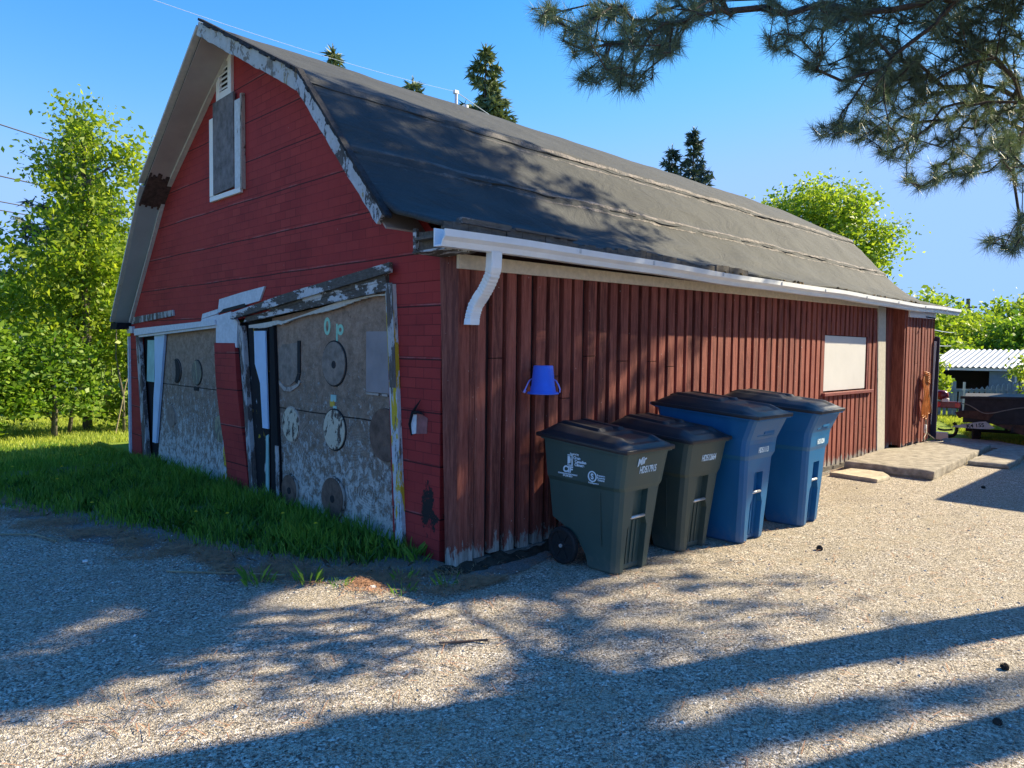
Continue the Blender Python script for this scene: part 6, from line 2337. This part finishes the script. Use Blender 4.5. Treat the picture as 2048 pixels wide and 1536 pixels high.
def pines():
    rg = np.random.default_rng(77)
    near = []
    for x, y, rx, ry, d in BLOBS:
        k = int(rx * ry / (66 if rx < 65 else 95)) + 4
        a = rg.random(k) * 2 * PI
        r = rg.random(k) ** .5
        for i in range(k):
            p = campt(x + rx * r[i] * math.cos(a[i]), y + ry * r[i] * math.sin(a[i]), d + rg.normal() * 0.30)
            near.append(tuple(p))
    near = np.array(near)
    # crowns above the frame
    cand = []
    for (cx, cy, cz, rx, ry, rz), k in (((4.6, -4.4, 6.6, 4.2, 3.6, 2.8), 26000), ((7.0, -4.8, 8.2, 4.2, 4.0, 3.2), 26000), ((3.0, -3.2, 4.6, 2.2, 1.8, 1.1), 4000)):
        d = rg.normal(size=(k, 3))
        d /= np.linalg.norm(d, axis=1)[:, None]
        cand.append(np.array([cx, cy, cz]) + d * np.array([rx, ry, rz]) * (rg.random(k) ** (1 / 3))[:, None])
    P = np.concatenate(cand)
    px, py, dz = cam_xy(P)
    inframe = (dz > 0) & (px > -60) & (px < 2110) & (py > -60) & (py < 1600)
    on_roof, Rp, on_wall, Wp, G = line_to(P)
    prob = np.full(len(P), 0.05)
    # ground shade
    gi = ~on_roof & ~on_wall
    seen = gi & (G[:, 0] > -4.6) & (G[:, 0] < 6) & (G[:, 1] > -3.9) & (G[:, 1] < 4)
    prob[seen] = 0.98
    prob[seen] = gap_prob(G[seen], prob[seen])
    far_ = gi & (G[:, 0] >= 6)
    prob[far_] = 0.012
    # side wall: mostly shaded near the corner, open further along
    wx, wz = Wp[:, 0], Wp[:, 2]
    pw = np.where(wx < 4.6, 0.55, np.where(wx < 6.5, 0.16, 0.05))
    gap = ((np.abs(wx - 0.98) < .10) & (np.abs(wz - 1.0) < .16)) | ((np.abs(wx - 1.85) < .22) & (np.abs(wz - 1.30) < .10)) | ((np.abs(wx - 3.9) < .4) & (np.abs(wz - 1.35) < .14)) | ((np.abs(wx - 2.9) < .2) & (np.abs(wz - 1.5) < .10))
    pw[gap] = 0
    prob[on_wall] = pw[on_wall]
    # roof: shade at the near end running out in fingers
    rx_, rz_ = Rp[:, 0], Rp[:, 2]
    bound = np.interp(rz_, [2.5, 2.9, 3.2, 3.5, 3.7, 3.95], [7.0, 6.2, 5.6, 4.3, 3.9, 3.6])
    nz = np.array([mn.noise(Vector((float(a) * 1.1, float(b) * 3.4, 9))) for a, b in zip(rx_, rz_)])
    pr = np.where(rx_ < bound, np.clip(0.50 + 1.3 * nz, 0.0, 0.9), 0.0)
    pr = np.where(rx_ < 1.5, 1.0, pr)
    prob[on_roof] = pr[on_roof]
    # upper slope: solid shade near the street end
    nu = np.array([0, -(5.02 - 3.93), 2.15])
    t_u = ((P - np.array([0, 1.6, 3.93])) @ nu) / (np.array(S) @ nu)
    Up = P - np.array(S) * t_u[:, None]
    on_up = (Up[:, 0] > -0.4) & (Up[:, 0] < 8) & (Up[:, 2] > 3.93) & (Up[:, 2] < 5.02) & (t_u > 0)
    prob[on_up] = np.where(Up[:, 0] < 3.0, 0.9, np.where(Up[:, 0] < 4.2, 0.35, 0.03))[on_up]
    # inside the frame only where the photograph has foliage
    okf = np.zeros(len(P), bool)
    for x, y, rx, ry, d in BLOBS:
        okf |= (((px - x) / (rx * 1.02)) ** 2 + ((py - y) / (ry * 1.02)) ** 2 < 1)
    prob[inframe & ~okf] = 0
    prob[inframe & okf] *= 0.5
    P = P[(rg.random(len(P)) < prob * 0.62)]
    print('pine tufts near', len(near), 'far', len(P))
    allP = np.concatenate([near, P])
    isnear = np.zeros(len(allP), bool)
    isnear[:len(near)] = True
    ta = np.array([TR_A.x, TR_A.y])
    tb = np.array([TR_B.x, TR_B.y])
    # tree B keeps the foliage on its own side
    own_b = (allP[:, 1] < -4.9) & ~isnear
    for T, sel, rad, h, label, seed in ((TR_A, ~own_b, 0.18, 11.0, 'red pine at right whose needled branches hang into the top of the picture', 1),
                                        (TR_B, own_b, 0.155, 10.5, 'second pine trunk close beside the first, out of the picture at right', 2)):
        Q = allP[sel]
        nr = isnear[sel]
        t = empty('pine_tree', (T.x, T.y, 0), 0, label, 'pine tree')
        L = Q - np.array([T.x, T.y, 0])
        mb = MB()
        lean = (0.0, 0.0) if seed == 1 else (0.10, -0.30)
        def axis(z): return Vector((lean[0] * z / 10, lean[1] * z / 10, z))
        mb.tube([axis(z) for z in (-0.1, 1.5, 3, 4.5, 6, 8, h)], [rad * 1.15, rad, rad * .95, rad * .85, rad * .7, rad * .45, 0.03], 14)
        # nodes: trunk points, then tufts connected greedily to the nearest node closer to the trunk
        nodes = [tuple(axis(z)) for z in np.arange(4.2, h, 0.55)]
        npar = [-1] * len(nodes)
        nt = len(nodes)
        dist = np.hypot(L[:, 0], L[:, 1])
        order = np.argsort(dist)
        N = np.zeros((nt + len(L), 3))
        N[:nt] = nodes
        cost = np.zeros(nt + len(L))
        cnt = nt
        par = np.full(nt + len(L), -1)
        ids = {}
        for o_ in order:
            p = L[o_]
            dd = np.linalg.norm(N[:cnt] - p, axis=1) + cost[:cnt] * 0.32
            dd[:nt] += np.maximum(0, N[:nt, 2] - p[2] - 1.6) * 0.5 + np.maximum(0, p[2] - N[:nt, 2]) * 0.3
            j = int(np.argmin(dd))
            N[cnt] = p
            par[cnt] = j
            cost[cnt] = cost[j] + np.linalg.norm(N[j] - p)
            ids[cnt] = o_
            cnt += 1
        wgt = np.ones(cnt)
        for i in range(cnt - 1, nt - 1, -1): wgt[par[i]] += wgt[i]
        rr = np.where(np.arange(cnt) < nt, 0.05, np.minimum(0.021, 0.0025 * wgt ** 0.38))
        segs, dirs = [], np.zeros((cnt, 3))
        for i in range(nt, cnt):
            a, b = N[par[i]], N[i]
            d = b - a
            ln = np.linalg.norm(d) + 1e-6
            dirs[i] = d / ln
            r0, r1 = min(rr[par[i]], rr[i] * 1.25), rr[i]
            k = max(1, min(4, int(ln / 0.22)))
            pts = [Vector(a).lerp(Vector(b), q / k) for q in range(k + 1)]
            for q in range(1, k): pts[q] += Vector(rg.normal(size=3)) * ln * 0.035
            mb.tube(pts, [r0 + (r1 - r0) * q / k for q in range(k + 1)], 5, False)
        mb.build('trunk', M['bark_pine'], t)
        # needles
        out = []
        for i in range(nt, cnt):
            o_ = ids[i]
            near_ = nr[o_]
            m = 54 if near_ else 26
            ln0 = 0.098 if near_ else 0.15
            wd = 0.0016 if near_ else 0.0052
            ax = dirs[i] * 0.9 + np.array([0, 0, 0.25 if near_ else .1])
            ax /= np.linalg.norm(ax)
            sh = rg.normal(size=(m, 3))
            dv = sh / np.linalg.norm(sh, axis=1)[:, None] * 0.95 + ax * (0.75 if near_ else .4)
            dv /= np.linalg.norm(dv, axis=1)[:, None]
            base = N[i] - ax * (rg.random(m) * 0.07)[:, None] + rg.normal(size=(m, 3)) * 0.004
            l_ = (ln0 * (0.7 + 0.5 * rg.random(m)))[:, None]
            sd = np.cross(dv, rg.normal(size=(m, 3)))
            sd /= np.linalg.norm(sd, axis=1)[:, None]
            out.append(np.stack([base - sd * wd, base + sd * wd, base + dv * l_ + np.array([0, 0, -0.12]) * l_ * 0.6], 1))
        np_mesh('crown', np.concatenate(out), 3, M['needle'], t)


pines()


# ================================================================= SMALL LITTER
def litter():
    random.seed(3)
    for (x, y, s_, lab) in ((2.54, -1.65, .019, 'pine cone on the sunlit gravel before the blue bins'), (1.01, -3.28, .017, 'pine cone at the right edge of the drive between two shadows'),
                            (0.30, -3.38, .014, 'pine cone lying in the nearest trunk shadow'), (6.9, -1.9, .018, 'dark pine cone near the concrete pad')):
        mb = MB()
        n = 9
        for k in range(7):
            z = k / 6
            r = s_ * math.sin((z * .85 + .12) * PI) * 1.05
            for q in range(n):
                a = 2 * PI * (q + .5 * (k % 2)) / n
                c = Vector((r * math.cos(a), r * math.sin(a), s_ * 2.2 * z))
                d = Vector((math.cos(a), math.sin(a), .5)) * s_ * .5
                sd = Vector((-math.sin(a), math.cos(a), 0)) * s_ * .35
                mb.face([c * .5 - sd, c * .5 + sd, c + d + sd * .6, c + d - sd * .6])
        o = mb.build('pine_cone', M['bark_pine'])
        o.location = (x, y, s_ * .8)
        o.rotation_euler = (R(80), 0, random.random() * 6)
        tag(o, lab, 'pine cone', 'fallen pine cones')
    # twigs
    for P, lab in (([(-0.98, -1.02), (-0.90, -1.06), (-0.80, -1.12), (-0.76, -1.18)], 'reddish broken bark piece on the sunlit gravel'),
                   ([(-1.62, 1.30), (-1.30, 0.95), (-1.05, 0.62)], 'long straight dry twig along the edge of the grass'),
                   ([(-2.35, 3.3), (-2.1, 3.05), (-2.0, 2.7)], 'curved dry twig on soil at the left edge of the grass')):
        mb = MB()
        pts = [(x, y, 0.014 + random.uniform(0, .012)) for x, y in P]
        mb.tube(smooth_path(pts), 0.007, 6)
        a = Vector(pts[1])
        mb.tube([a, a + Vector((0.05, 0.04, 0.015))], [0.005, 0.002], 5)
        tag(mb.build('twig', M['disc_brown'] if 'bark' in lab else M['dry']), lab, 'twig')
    for (x, y, lab) in ((-0.72, 0.02, 'small white pebble on dark soil before the near door'), (-1.98, 1.95, 'crumpled white scrap on soil by the left grass edge')):
        o = rough_slab('pebble', [(-.018, -.012), (.016, -.014), (.02, .01), (-.012, .015)], 0.0, 0.014, M['whitepanel'], 0.003)
        o.location = (x, y, 0.012)
        tag(o, lab, 'pebble')


litter()
